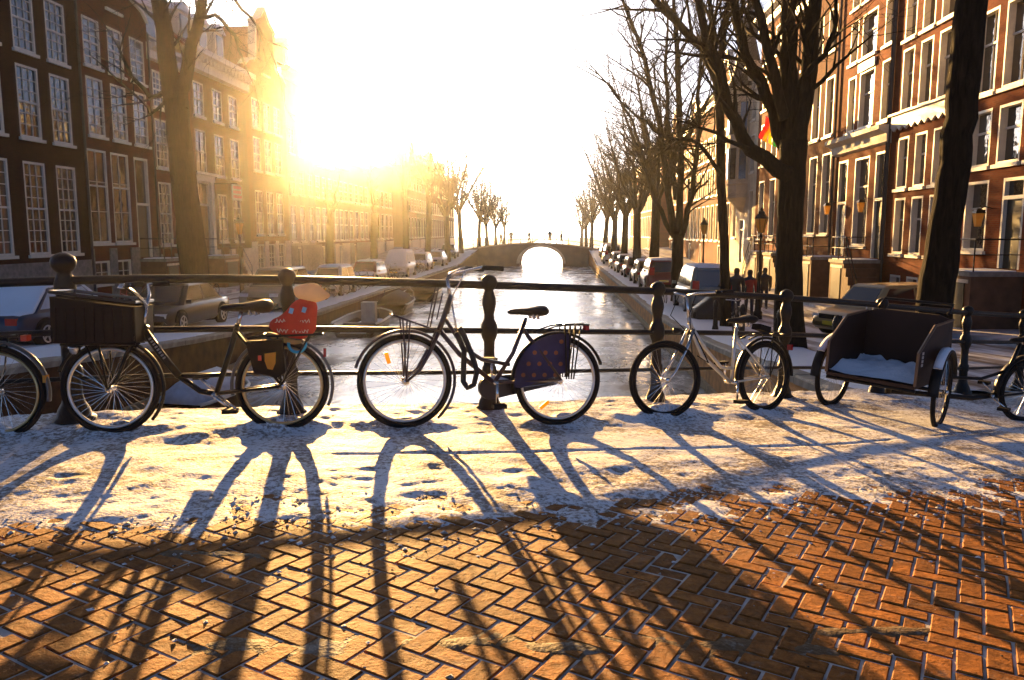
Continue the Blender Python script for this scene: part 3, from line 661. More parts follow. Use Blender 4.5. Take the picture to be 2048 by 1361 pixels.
def house(label, side, y0, y1, H, brick, cols, rows, style, group=None, **kw):
    """cols: window centres as Y on the street, rows: (sill, head, opts)"""
    W = y1 - y0; left = side == 'L'
    yb = (y0 + y1) / 2
    root = thing('canal_house', label, 'house', (HL if left else HR, y0 if left else y1, EYE.z - 3.2), (0, 0, R(90) if left else R(-90)), group or ('canal houses on the shaded side' if left else 'canal houses on the sunlit side'))
    loc = (lambda y: y - y0) if left else (lambda y: y1 - y)
    ops = []; wins = []
    for ri, row in enumerate(rows):
        z0, z1, o = row; cs = o.get('cols', cols)
        for ci, c in enumerate(cs):
            yc, w = c if isinstance(c, tuple) else (c, o.get('w', style.get('w', 1.25)))
            ops.append((loc(yc), z0, w, z1 - z0)); wins.append((loc(yc), z0, w, z1 - z0, {**style, **o}))
    for d in kw.get('doors', []): ops.append((loc(d['y']), d['z'], d['w'], d['h']))
    gable = kw.get('gable')
    if gable: gable = [(g[0] * W, H + g[1]) for g in gable]
    facade_mb(W, H, ops, .34, gable).build('wall', HM[brick], root)
    for x, z, w, h, o in wins:
        add_window(root, x, z, w, h, o.get('nc', 2), o.get('nr', 4), o.get('deep', .14), o.get('meet', .5), o.get('sill', True), o.get('snow', False))
    for d in kw.get('doors', []):
        door(root, loc(d['y']), d['z'], d['w'], d['h'], d.get('m', DOORG), d.get('t', .9), d.get('surround', False))
    if kw.get('plinth'):
        pz = kw['plinth']; segs = [0.0, W]
        # stone base built in pieces between the openings that cut it
        cut = sorted([(o[0] - o[2] / 2 - .02, o[0] + o[2] / 2 + .02) for o in ops if o[1] < pz]); x = 0.0
        for a, c in cut + [(W, W)]:
            if a - x > .05: MB().bx(x, a, -.06, -.003, 0, pz).build('stone_base', kw.get('plinth_mat', STONE), root)
            x = max(x, c)
    for s in kw.get('stoops', []): stoop(root, loc(s['y']), s.get('w', 2.0), s['z'], s.get('out', 1.5), s.get('side', 1) * (1 if left else -1), s.get('steps', 7))
    if kw.get('cornice'): cornice(root, W, *kw['cornice'][:3], m=kw.get('cornice_mat', WHITE), dentils=kw.get('dentils', False))
    rt = kw.get('roof', 'street')
    if rt == 'gable': rf = gable_roof(root, W, H, kw.get('rise', 3.2), kw.get('roof_mat', TILE))
    else: rf = street_roof(root, W, H + kw.get('roof_up', 0), kw.get('rise', 2.6), kw.get('roof_mat', TILE)); snow_strip(rf, W, H + kw.get('roof_up', 0))
    for y in kw.get('dormers', []): dormer(root, rf, loc(y), H + kw.get('roof_up', 0) - .1)
    for y in kw.get('chimneys', []): chimney(rf, loc(y), 2.0, H + 1.6)
    for y in kw.get('pipes', []): downpipe(root, loc(y), H)
    for y, z in kw.get('lamps', []): wall_lamp(root, loc(y), z)
    return root
NECK = [(0, 0), (0, .5), (.08, .9), (.24, 1.2), (.27, 3.4), (.25, 3.7), (.38, 4.1), (.5, 4.9), (.62, 4.1), (.75, 3.7), (.73, 3.4), (.76, 1.2), (.92, .9), (1, .5), (1, 0)]
STEPG = [(0, 0)] + [p for i in range(5) for p in ((i * .09, .7 * (i + 1)), ((i + 1) * .09, .7 * (i + 1)))] + [(.45, 4.2), (.55, 4.2)] + [p for i in range(4, -1, -1) for p in ((1 - (i + 1) * .09, .7 * (i + 1)), (1 - i * .09, .7 * (i + 1)))] + [(1, 0)]
BELL = [(0, 0), (0, .3), (.10, .7), (.2, 1.6), (.26, 2.8), (.36, 3.5), (.5, 3.9), (.64, 3.5), (.74, 2.8), (.8, 1.6), (.9, .7), (1, .3), (1, 0)]
def gable_cap(root, W, H, g):
    pts = [(x * W, -.08, H + z) for x, z in g[1:-1]]
    b = MB()
    for p, q in zip(pts, pts[1:]): b.beam((p[0], .12, p[2]), (q[0], .12, q[2]), .52, .14)
    return b.build('gable_coping', WHITE, root)
SH = dict(nc=3, nr=6, deep=.12, meet=.5, w=1.3)      # left houses: shallow small-paned sashes
# --- shaded side, nearest first
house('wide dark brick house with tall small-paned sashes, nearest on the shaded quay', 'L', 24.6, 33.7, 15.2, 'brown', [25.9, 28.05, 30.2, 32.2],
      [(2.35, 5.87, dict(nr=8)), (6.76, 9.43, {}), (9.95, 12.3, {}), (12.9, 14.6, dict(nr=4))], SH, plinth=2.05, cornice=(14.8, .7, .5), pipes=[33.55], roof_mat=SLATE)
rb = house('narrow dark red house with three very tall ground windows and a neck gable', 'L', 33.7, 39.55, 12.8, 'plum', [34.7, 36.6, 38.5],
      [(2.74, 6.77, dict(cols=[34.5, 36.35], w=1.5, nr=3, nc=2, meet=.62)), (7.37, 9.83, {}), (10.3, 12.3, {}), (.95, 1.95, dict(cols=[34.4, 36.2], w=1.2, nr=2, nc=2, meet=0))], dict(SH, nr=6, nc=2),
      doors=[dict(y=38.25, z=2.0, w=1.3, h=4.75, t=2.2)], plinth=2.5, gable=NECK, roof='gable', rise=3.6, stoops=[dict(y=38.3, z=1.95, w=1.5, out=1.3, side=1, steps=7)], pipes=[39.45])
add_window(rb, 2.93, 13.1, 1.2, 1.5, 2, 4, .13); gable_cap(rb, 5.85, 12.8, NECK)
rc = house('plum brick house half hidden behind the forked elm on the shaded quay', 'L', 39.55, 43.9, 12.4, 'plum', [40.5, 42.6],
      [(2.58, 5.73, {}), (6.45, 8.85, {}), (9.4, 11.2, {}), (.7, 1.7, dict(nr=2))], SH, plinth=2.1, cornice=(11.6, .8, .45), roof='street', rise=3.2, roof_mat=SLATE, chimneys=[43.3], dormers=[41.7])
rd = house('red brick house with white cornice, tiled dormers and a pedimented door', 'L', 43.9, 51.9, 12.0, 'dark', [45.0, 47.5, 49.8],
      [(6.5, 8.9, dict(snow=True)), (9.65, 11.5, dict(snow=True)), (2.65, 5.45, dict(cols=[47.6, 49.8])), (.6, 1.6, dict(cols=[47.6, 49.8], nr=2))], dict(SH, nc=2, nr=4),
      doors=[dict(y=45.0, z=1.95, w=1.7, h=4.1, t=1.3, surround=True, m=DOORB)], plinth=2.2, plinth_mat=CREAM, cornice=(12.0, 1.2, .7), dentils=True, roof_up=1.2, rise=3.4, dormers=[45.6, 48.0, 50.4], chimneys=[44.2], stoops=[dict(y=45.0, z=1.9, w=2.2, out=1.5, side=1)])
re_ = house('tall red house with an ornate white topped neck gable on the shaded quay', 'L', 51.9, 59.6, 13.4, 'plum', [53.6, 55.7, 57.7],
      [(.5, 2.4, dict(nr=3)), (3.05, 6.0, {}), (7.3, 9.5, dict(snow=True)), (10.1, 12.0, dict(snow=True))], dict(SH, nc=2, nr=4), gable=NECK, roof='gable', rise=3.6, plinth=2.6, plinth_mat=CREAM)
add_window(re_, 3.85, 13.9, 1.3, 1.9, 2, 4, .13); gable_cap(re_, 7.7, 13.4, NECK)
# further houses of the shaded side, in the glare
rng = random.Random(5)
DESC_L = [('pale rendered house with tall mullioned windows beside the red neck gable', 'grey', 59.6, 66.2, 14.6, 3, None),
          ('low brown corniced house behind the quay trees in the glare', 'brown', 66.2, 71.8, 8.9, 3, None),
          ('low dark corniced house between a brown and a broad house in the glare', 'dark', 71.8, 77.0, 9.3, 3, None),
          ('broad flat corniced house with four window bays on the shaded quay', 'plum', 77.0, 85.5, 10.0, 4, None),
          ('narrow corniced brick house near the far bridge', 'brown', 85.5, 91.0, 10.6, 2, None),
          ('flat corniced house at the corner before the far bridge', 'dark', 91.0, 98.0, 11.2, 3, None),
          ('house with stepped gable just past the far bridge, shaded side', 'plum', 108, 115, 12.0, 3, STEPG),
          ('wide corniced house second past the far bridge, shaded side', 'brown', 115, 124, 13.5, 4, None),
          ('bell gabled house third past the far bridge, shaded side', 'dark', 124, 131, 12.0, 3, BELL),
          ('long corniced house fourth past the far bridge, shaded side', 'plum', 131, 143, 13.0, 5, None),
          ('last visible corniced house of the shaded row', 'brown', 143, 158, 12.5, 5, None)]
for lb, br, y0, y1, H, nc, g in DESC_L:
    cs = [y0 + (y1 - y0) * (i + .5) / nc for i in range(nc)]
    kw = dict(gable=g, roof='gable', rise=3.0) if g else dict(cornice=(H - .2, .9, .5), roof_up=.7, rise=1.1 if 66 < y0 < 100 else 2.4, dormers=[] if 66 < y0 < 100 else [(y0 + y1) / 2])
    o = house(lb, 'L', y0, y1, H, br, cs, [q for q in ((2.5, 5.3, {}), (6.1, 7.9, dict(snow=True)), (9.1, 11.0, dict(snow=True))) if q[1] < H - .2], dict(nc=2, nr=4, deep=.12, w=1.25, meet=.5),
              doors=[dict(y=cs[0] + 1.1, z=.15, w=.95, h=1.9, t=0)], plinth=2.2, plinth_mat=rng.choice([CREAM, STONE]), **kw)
    if g: gable_cap(o, y1 - y0, H, g); add_window(o, (y1 - y0) / 2, H + .5, 1.0, 1.5, 2, 3, .12)
# --- sunlit side
SR = dict(nc=1, nr=1, deep=.27, meet=.62, w=1.05)
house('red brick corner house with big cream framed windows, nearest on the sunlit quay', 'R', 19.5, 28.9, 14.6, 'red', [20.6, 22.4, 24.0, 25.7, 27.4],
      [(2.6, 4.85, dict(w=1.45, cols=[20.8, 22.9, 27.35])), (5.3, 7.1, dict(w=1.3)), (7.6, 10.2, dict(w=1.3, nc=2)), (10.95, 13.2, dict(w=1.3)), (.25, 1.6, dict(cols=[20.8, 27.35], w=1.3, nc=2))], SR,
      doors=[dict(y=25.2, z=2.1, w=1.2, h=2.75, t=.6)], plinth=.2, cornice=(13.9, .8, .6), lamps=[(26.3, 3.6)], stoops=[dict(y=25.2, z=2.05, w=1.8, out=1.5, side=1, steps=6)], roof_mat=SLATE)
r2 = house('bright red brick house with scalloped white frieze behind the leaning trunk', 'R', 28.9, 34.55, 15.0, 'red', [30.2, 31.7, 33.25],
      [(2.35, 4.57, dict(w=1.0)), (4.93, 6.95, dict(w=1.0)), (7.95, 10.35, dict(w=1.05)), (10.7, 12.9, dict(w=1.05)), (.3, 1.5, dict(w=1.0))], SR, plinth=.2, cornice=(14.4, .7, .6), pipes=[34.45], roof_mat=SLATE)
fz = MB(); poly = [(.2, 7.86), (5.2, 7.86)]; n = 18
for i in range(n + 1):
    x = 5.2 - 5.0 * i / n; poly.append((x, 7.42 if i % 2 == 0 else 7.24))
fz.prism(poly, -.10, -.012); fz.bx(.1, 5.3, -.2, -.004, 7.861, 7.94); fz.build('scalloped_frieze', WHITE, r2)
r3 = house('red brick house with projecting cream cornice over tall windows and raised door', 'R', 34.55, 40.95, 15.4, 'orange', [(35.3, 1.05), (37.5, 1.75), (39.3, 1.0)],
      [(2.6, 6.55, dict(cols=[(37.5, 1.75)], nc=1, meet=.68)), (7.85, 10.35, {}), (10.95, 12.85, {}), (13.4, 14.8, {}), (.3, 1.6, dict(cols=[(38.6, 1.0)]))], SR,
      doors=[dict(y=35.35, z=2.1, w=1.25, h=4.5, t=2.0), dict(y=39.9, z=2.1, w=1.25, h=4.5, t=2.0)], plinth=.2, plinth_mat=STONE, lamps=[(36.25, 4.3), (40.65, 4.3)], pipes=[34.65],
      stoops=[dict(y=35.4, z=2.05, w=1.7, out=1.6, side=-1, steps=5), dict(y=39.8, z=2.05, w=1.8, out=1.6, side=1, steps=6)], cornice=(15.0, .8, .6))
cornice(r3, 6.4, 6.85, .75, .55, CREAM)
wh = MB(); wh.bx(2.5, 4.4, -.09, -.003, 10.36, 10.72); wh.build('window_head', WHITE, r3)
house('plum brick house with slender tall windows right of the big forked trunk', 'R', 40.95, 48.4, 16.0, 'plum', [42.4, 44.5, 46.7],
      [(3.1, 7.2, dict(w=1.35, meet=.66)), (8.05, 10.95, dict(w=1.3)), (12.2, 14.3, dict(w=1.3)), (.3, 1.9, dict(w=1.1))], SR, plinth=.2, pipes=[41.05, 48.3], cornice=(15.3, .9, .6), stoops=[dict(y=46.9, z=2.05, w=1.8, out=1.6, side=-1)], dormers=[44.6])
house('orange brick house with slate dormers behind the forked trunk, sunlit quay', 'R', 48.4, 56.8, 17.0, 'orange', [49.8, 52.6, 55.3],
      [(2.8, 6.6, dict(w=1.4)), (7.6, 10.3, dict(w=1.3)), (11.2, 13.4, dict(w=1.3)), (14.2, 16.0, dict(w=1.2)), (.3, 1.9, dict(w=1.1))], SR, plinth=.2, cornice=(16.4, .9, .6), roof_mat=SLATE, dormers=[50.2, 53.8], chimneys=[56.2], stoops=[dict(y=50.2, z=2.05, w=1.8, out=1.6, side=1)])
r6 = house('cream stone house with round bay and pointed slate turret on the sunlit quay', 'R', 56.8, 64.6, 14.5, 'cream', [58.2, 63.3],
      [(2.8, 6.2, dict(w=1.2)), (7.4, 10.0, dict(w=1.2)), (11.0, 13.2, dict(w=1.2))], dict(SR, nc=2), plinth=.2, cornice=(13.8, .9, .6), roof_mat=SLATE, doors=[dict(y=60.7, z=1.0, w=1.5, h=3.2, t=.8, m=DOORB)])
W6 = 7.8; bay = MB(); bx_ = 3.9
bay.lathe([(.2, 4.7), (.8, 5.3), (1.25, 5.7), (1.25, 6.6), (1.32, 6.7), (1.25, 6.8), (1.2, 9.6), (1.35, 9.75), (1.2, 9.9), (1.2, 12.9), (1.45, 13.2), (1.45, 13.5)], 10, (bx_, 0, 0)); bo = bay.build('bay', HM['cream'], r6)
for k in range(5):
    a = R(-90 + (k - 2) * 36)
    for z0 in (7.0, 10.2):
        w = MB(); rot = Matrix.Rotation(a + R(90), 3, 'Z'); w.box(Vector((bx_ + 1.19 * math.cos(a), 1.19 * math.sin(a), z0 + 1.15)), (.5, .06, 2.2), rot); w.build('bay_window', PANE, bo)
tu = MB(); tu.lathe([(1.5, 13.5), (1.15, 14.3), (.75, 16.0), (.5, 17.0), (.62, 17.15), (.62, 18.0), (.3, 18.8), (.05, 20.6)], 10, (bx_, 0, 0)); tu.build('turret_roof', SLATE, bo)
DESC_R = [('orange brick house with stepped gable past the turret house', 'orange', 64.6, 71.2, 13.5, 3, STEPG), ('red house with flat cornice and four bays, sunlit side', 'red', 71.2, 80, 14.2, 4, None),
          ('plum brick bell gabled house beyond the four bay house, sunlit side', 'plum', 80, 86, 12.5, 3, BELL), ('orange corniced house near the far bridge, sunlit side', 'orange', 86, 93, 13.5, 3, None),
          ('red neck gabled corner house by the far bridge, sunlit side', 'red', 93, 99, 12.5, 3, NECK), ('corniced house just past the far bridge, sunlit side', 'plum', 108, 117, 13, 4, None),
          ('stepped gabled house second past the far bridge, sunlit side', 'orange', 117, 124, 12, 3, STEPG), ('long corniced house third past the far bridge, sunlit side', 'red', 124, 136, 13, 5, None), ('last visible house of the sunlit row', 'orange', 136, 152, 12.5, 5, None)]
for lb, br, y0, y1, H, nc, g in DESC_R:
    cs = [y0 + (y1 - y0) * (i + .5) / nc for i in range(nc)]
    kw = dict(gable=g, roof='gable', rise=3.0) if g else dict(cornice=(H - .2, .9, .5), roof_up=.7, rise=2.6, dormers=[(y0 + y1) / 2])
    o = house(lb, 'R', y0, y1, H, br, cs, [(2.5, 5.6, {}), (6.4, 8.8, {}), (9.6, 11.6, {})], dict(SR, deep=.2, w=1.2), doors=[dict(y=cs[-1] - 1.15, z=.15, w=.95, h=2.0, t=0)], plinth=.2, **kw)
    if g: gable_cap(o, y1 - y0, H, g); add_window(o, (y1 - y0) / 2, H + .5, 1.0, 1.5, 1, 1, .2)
# hanging sign on the pedimented house, rainbow flag on the sunlit side
sg = thing('hanging_sign', 'white framed sign with red lettering projecting over the pedimented house door', 'sign', (HL, 46.3, EYE.z - 3.2), (0, 0, R(90)))
MB().bx(-.02, .02, -1.5, -.02, 6.0, 6.05).build('bracket', BLACK, sg)
MB().bx(-.7, .7, -1.45, -1.38, 5.05, 5.95).build('board', mat('sign_white', (.62, .55, .50), .5), sg)
t = MB()
for r_ in range(3):
    x = -.58
    while x < .5:
        w = rng.uniform(.06, .14); t.bx(x, x + w, -1.462, -1.452, 5.18 + r_ * .26, 5.34 + r_ * .26); x += w + .04
t.build('lettering', mat('sign_red', (.45, .03, .03), .5), sg)
fl = thing('rainbow_flag', 'rainbow striped flag hanging from a pole on the sunlit house front', 'flag', (HR, 45.4, EYE.z - 3.9))
MB().tube([(0, 0, 8.6), (-2.4, 0, 10.2)], .03, 6).build('pole', WHITE, fl)
cols6 = [(.7, .02, .02), (.85, .25, .01), (.85, .65, .02), (.03, .35, .05), (.02, .10, .5), (.2, .02, .3)]
for k, c in enumerate(cols6):
    m = MB(); vs = []; fs = []; NS = 10
    for i in range(NS + 1):
        for e in (0, 1):
            u = (k + e) / 6; t_ = i / NS; px = -2.4 + 1.5 * u * .87; pz = 10.2 - 1.5 * u * .58
            vs.append((px + .10 * math.sin(t_ * 5 + k) - .25 * t_, .16 * math.sin(t_ * 6 + u * 5), pz - 1.15 * t_))
    for i in range(NS): fs.append((2 * i, 2 * i + 1, 2 * i + 3, 2 * i + 2))
    o = m.add(vs, fs).build('stripe', mat('flag_%d' % k, c, .8, translucent=.5, var=.1), fl, True)
# ------------------------------------------------------------------ bare trees
RMIN = [.005]
def grow(b, p, d, L, r, lvl, rng, up=.25, tips=None):
    """one branch and its children"""
    n = 5 if lvl < 2 else 4; pts = [p]; rad = [r]; q = p; dd = d.normalized()
    for i in range(n):
        dd = (dd + Vector((rng.gauss(0, .16), rng.gauss(0, .16), rng.gauss(0, .10) + up * .18))).normalized()
        q = q + dd * (L / n); pts.append(q); rad.append(r * (1 - .78 * (i + 1) / n))
    b.tube(pts, rad, 6 if r > .07 else (4 if r > .025 else 3), cap=False)
    if lvl <= 0 or r < RMIN[0] * 1.05: return
    kids = rng.randint(3, 5) if lvl > 1 else rng.randint(3, 6)
    for k in range(kids):
        t = rng.uniform(.25, .98) if k else .98; i = min(int(t * n), n - 1); f = t * n - i
        c = pts[i].lerp(pts[i + 1], f); base = (pts[i + 1] - pts[i]).normalized()
        side = base.orthogonal().normalized(); side.rotate(Matrix.Rotation(rng.uniform(0, 6.28), 3, base))
        a = rng.uniform(.35, .95); nd = base * math.cos(a) + side * math.sin(a)
        grow(b, c, nd, L * rng.uniform(.45, .72), max(rad[i] * rng.uniform(.4, .6), RMIN[0]), lvl - 1, rng, up)
def make_tree(label, base, trunk, limbs, seed, group, lvl=3, twig_len=2.6, up=.25, per=8):
    """trunk, limbs: (points, radii); twigs grow from the limbs"""
    rng = random.Random(seed); RMIN[0] = .005 if base[1] < 60 else .005 + (base[1] - 60) * .00022
    root = thing('elm_tree', label, 'tree', base, group=group)
    B = Vector(base); loc = lambda P: [Vector(p) - B for p in P]
    tb = MB(); tp, tr = trunk; tp = loc(tp)
    # smooth trunk with root flare and small lumps
    k = len(tp); pts = []; rad = []
    for i in range(k - 1):
        for j in range(4):
            t = j / 4; pts.append(tp[i].lerp(tp[i + 1], t) + Vector((rng.gauss(0, .012), rng.gauss(0, .012), 0))); rad.append((tr[i] * (1 - t) + tr[i + 1] * t) * rng.uniform(.97, 1.04))
    pts.append(tp[-1]); rad.append(tr[-1])
    tb.tube([pts[0] + Vector((0, 0, -.4))] + pts, [rad[0] * 1.25] + rad, 12); tb.build('trunk', BARK, root, True)
    lb_ = MB()
    for P, Rr in limbs:
        P = loc(P); fine = []; fr = []
        for i in range(len(P) - 1):
            for j in range(3):
                t = j / 3; fine.append(P[i].lerp(P[i + 1], t) + (Vector((rng.gauss(0, .04), rng.gauss(0, .04), rng.gauss(0, .03))) if j else Vector())); fr.append(Rr[i] * (1 - t) + Rr[i + 1] * t)
        fine.append(P[-1]); fr.append(Rr[-1]); lb_.tube(fine, fr, 8, cap=False)
        tot = sum((fine[i + 1] - fine[i]).length for i in range(len(fine) - 1))
        nb = max(4, int(per * tot / 3.0))
        for q in range(nb):
            i = min(int(rng.uniform(.15, 1.0) * (len(fine) - 1)), len(fine) - 2); c = fine[i].lerp(fine[i + 1], rng.random()); bd = (fine[i + 1] - fine[i]).normalized()
            side = bd.orthogonal().normalized(); side.rotate(Matrix.Rotation(rng.uniform(0, 6.28), 3, bd)); a = rng.uniform(.5, 1.1)
            grow(lb_, c, bd * math.cos(a) + side * math.sin(a), twig_len * rng.uniform(.6, 1.3), min(fr[i] * .45, .06) + .008, lvl - 1, rng, up)
        grow(lb_, fine[-1], (fine[-1] - fine[-2]).normalized(), twig_len, fr[-1] * .9, lvl - 1, rng, up)
    lb_.build('crown', BARK, root, True)
    return root
def PX(y, *pts): return [onY(a, c, y) for a, c in pts]
def auto_tree(label, x, y, h, r, seed, group, fork=None, lvl=3, up=.5, spread=.42, n=5):
    rng = random.Random(seed); z = quay_z(y); fk = fork or h * .36
    base = Vector((x, y, z)); top = base + Vector((rng.gauss(0, .15), rng.gauss(0, .15), fk))
    limbs = []
    for k in range(n):
        a = k * 6.28 / n + rng.uniform(-.4, .4); sp = spread * rng.uniform(.5, 1.3); d = Vector((math.cos(a) * sp, math.sin(a) * sp, 1)).normalized()
        L = (h - fk) * rng.uniform(.75, 1.05); p = top - Vector((0, 0, rng.uniform(.0, .7))); P = [p]
        for j in range(3):
            d = (d + Vector((rng.gauss(0, .08), rng.gauss(0, .08), .12))).normalized(); P.append(P[-1] + d * L / 3)
        limbs.append((P, [r * .55, r * .36, r * .2, r * .07]))
    return make_tree(label, base, ([base, base.lerp(top, .5), top], [r * 1.12, r * .9, r * .85]), limbs, seed, group, lvl, (h - fk) * .24, up)
GL, GR_ = 'bare elms along the shaded quay', 'bare elms along the sunlit quay'
# big forked elm on the shaded side
y = 28.0; bp_ = onY(402, 652, y); bp_.z = quay_z(y)
make_tree('big bare elm forking into two thick limbs beside the parked dark sedan', bp_, ([bp_] + PX(y, (392, 560), (372, 400), (358, 270), (354, 200)), [.62, .50, .44, .42, .40]),
          [(PX(y, (350, 215), (332, 100), (318, 0), (300, -140), (290, -300)), [.36, .31, .27, .2, .1]), (PX(27.6, (362, 215), (378, 120), (400, 30), (425, -60), (470, -220)), [.26, .22, .18, .14, .08]),
           (PX(27.3, (396, 40), (430, 30), (470, 70), (498, 150)), [.08, .07, .05, .02]), (PX(28.6, (345, 180), (300, 195), (262, 150), (215, 60)), [.11, .09, .06, .02]),
           (PX(27.8, (352, 190), (300, 230), (270, 190), (180, 110)), [.07, .05, .04, .015]), (PX(27.0, (420, -40), (470, 0), (520, 60), (560, 160)), [.07, .06, .04, .015])], 7, GL, 3, 1.7, .05, 5)
# sunlit side, from the near leaning trunk onwards
y = 11.6; bp_ = onY(1866, 640, y); bp_.z = quay_z(y)
make_tree('thick dark leaning elm trunk nearest the bridge behind the cargo tricycle', bp_, ([bp_] + PX(y, (1876, 560), (1888, 453), (1908, 330), (1926, 206), (1942, 0), (1956, -160)), [.27, .235, .21, .205, .205, .20, .18]),
          [(PX(y, (1956, -150), (1900, -350), (1830, -600)), [.15, .12, .06]), (PX(y, (1956, -150), (2010, -380), (2090, -640)), [.15, .11, .06])], 17, GR_, 3, 2.4)
y = 19.0; bp_ = onY(1580, 640, y); bp_.z = quay_z(y)
make_tree('massive forked elm rising in front of the sunlit red brick houses', bp_, ([bp_] + PX(y, (1578, 560), (1580, 440), (1584, 350), (1588, 280)), [.38, .30, .28, .31, .30]),
          [(PX(y, (1588, 290), (1578, 180), (1580, 80), (1588, -60), (1570, -240)), [.25, .21, .18, .14, .07]), (PX(y, (1594, 280), (1612, 180), (1622, 60), (1640, -60), (1690, -250)), [.23, .20, .17, .13, .06]),
           (PX(18.7, (1578, 350), (1500, 300), (1455, 215), (1425, 110), (1395, -10), (1370, -150)), [.19, .16, .13, .11, .08, .04]), (PX(19.2, (1572, 300), (1530, 190), (1490, 110), (1466, 0), (1440, -130)), [.16, .14, .11, .09, .05]),
           (PX(18.8, (1570, 240), (1535, 100), (1510, 0), (1490, -120)), [.13, .11, .09, .05]), (PX(18.6, (1612, 150), (1650, 110), (1672, 40), (1680, -60)), [.07, .06, .05, .02]), (PX(18.5, (1500, 300), (1430, 265), (1330, 235)), [.06, .04, .015])], 23, GR_, 3, 1.5)
y = 26.0; bp_ = onY(1452, 640, y); bp_.z = quay_z(y)
make_tree('slim straight elm with a high crooked fork in front of the turret house', bp_, ([bp_] + PX(y, (1450, 540), (1444, 400), (1440, 260), (1437, 150)), [.20, .155, .14, .135, .15]),
          [(PX(y, (1437, 170), (1410, 100), (1350, 40), (1300, -10), (1240, -90)), [.15, .14, .12, .10, .05]), (PX(y, (1437, 170), (1448, 60), (1462, -40), (1480, -180)), [.12, .10, .08, .04]), (PX(y, (1437, 200), (1425, 60), (1405, -80)), [.12, .09, .04]),
           (PX(25.7, (1442, 350), (1400, 290), (1330, 275), (1270, 230), (1180, 130)), [.07, .06, .05, .035, .015])], 31, GR_, 3, 1.7)
y = 37.5; bp_ = onY(1356, 610, y); bp_.z = quay_z(y)
make_tree('bare elm with four tall upright limbs spreading from a low fork', bp_, ([bp_] + PX(y, (1355, 560), (1355, 500), (1357, 465)), [.36, .28, .26, .28]),
          [(PX(y, (1350, 475), (1335, 380), (1320, 250), (1290, 120), (1245, 0), (1215, -90)), [.18, .15, .13, .10, .07, .03]), (PX(y, (1357, 470), (1362, 350), (1358, 200), (1352, 60), (1340, -60)), [.18, .15, .13, .10, .05]),
           (PX(37.2, (1362, 475), (1385, 390), (1396, 280), (1400, 150), (1410, 20)), [.14, .12, .10, .08, .04]), (PX(37.8, (1345, 470), (1310, 400), (1290, 330), (1265, 240), (1220, 170), (1150, 130)), [.12, .1, .08, .06, .04, .015]),
           (PX(37.9, (1352, 400), (1338, 280), (1330, 140), (1335, 20)), [.13, .1, .08, .04])], 37, GR_, 3, 2.2, .4)
for k, (x_, y_, h_, r_, lb) in enumerate([(5.7, 47.5, 15.0, .30, 'slender bare elm just beyond the four limbed elm'), (5.6, 56.0, 13.5, .30, 'bare elm with dense twigs sixth from the bridge, sunlit quay'), (5.5, 66.0, 13.0, .30, 'bare elm standing halfway along the sunlit parked cars'),
                                          (5.4, 77.0, 13.0, .32, 'broad bare elm last before the far bridge, sunlit quay'), (5.2, 88.0, 12.0, .3, 'bushy bare elm at the right end of the far bridge'), (5.0, 116.0, 12.0, .3, 'first bare elm beyond the far bridge, sunlit quay'), (4.8, 130, 11.5, .3, 'second bare elm beyond the far bridge, sunlit quay'), (4.6, 146, 11.0, .3, 'hazy last bare elm beyond the far bridge, sunlit quay')]):
    auto_tree(lb, x_, y_, h_, r_, 100 + k, GR_, spread=.5, up=.35, n=6 if y_ < 70 else 8)
for k, (x_, y_, h_, r_, lb) in enumerate([(-12.6, 44.0, 6.8, .26, 'tall elm trunk in the glare before the neck gable house'), (-12.4, 54.0, 8.2, .26, 'glowing bare elm beside the snow covered van'), (-12.0, 64.0, 10.5, .28, 'hazy bare elm beyond the snow covered van'),
                                          (-11.8, 73.0, 10.5, .28, 'hazy bare elm fourth past the forked elm'), (-11.0, 81.0, 13.0, .30, 'tall hazy elm left of the far bridge'), (-10.9, 92.0, 13.5, .30, 'bare elm at the left end of the far bridge'),
                                          (-10.8, 112, 12, .3, 'first bare elm beyond the far bridge, shaded quay'), (-10.6, 124, 12, .3, 'second bare elm beyond the far bridge, shaded quay'), (-10.4, 138, 12, .3, 'third bare elm beyond the far bridge, shaded quay'), (-10.0, 155, 12, .3, 'hazy last bare elm beyond the far bridge, shaded quay')]):
    if y_ < 80: auto_tree(lb, x_, y_, h_, r_, 200 + k, GL, fork=h_ * .55, lvl=2, spread=.3, up=.5, n=3)
    else: auto_tree(lb, x_, y_, h_, r_, 200 + k, GL, spread=.55, up=.25, n=6 if y_ < 100 else 9)
# ------------------------------------------------------------------ bicycles
WHM = {}
def wheel_meshes(r, rimm, n_sp=36):
    k = (round(r, 3), rimm.name)
    if k in WHM: return WHM[k]
    ty = MB().ring(r - .021, .021, 56, 8).mesh('wheel', RUBBER, True)
    ri = MB().ring(r - .052, .012, 56, 6, wy=1.1).mesh('rim', rimm, True)
    sp = MB(); rr = r - .055
    for i in range(n_sp):
        a = 2 * math.pi * i / n_sp; b_ = a + (.28 if i % 4 < 2 else -.28); s = .028 if i % 2 else -.028
        sp.tube([(.022 * math.cos(b_ + 1.2), s, .022 * math.sin(b_ + 1.2)), (rr * math.cos(a), 0, rr * math.sin(a))], .0013, 3, cap=False)
    sp = sp.mesh('spokes', CHROME)
    hb = MB(); hb.tube([(0, -.055, 0), (0, -.05, 0), (0, -.03, 0), (0, .03, 0), (0, .05, 0), (0, .055, 0)], [.008, .024, .018, .018, .024, .008], 10); hb = hb.mesh('hub', CHROME, True)
    WHM[k] = (ty, ri, sp, hb); return WHM[k]
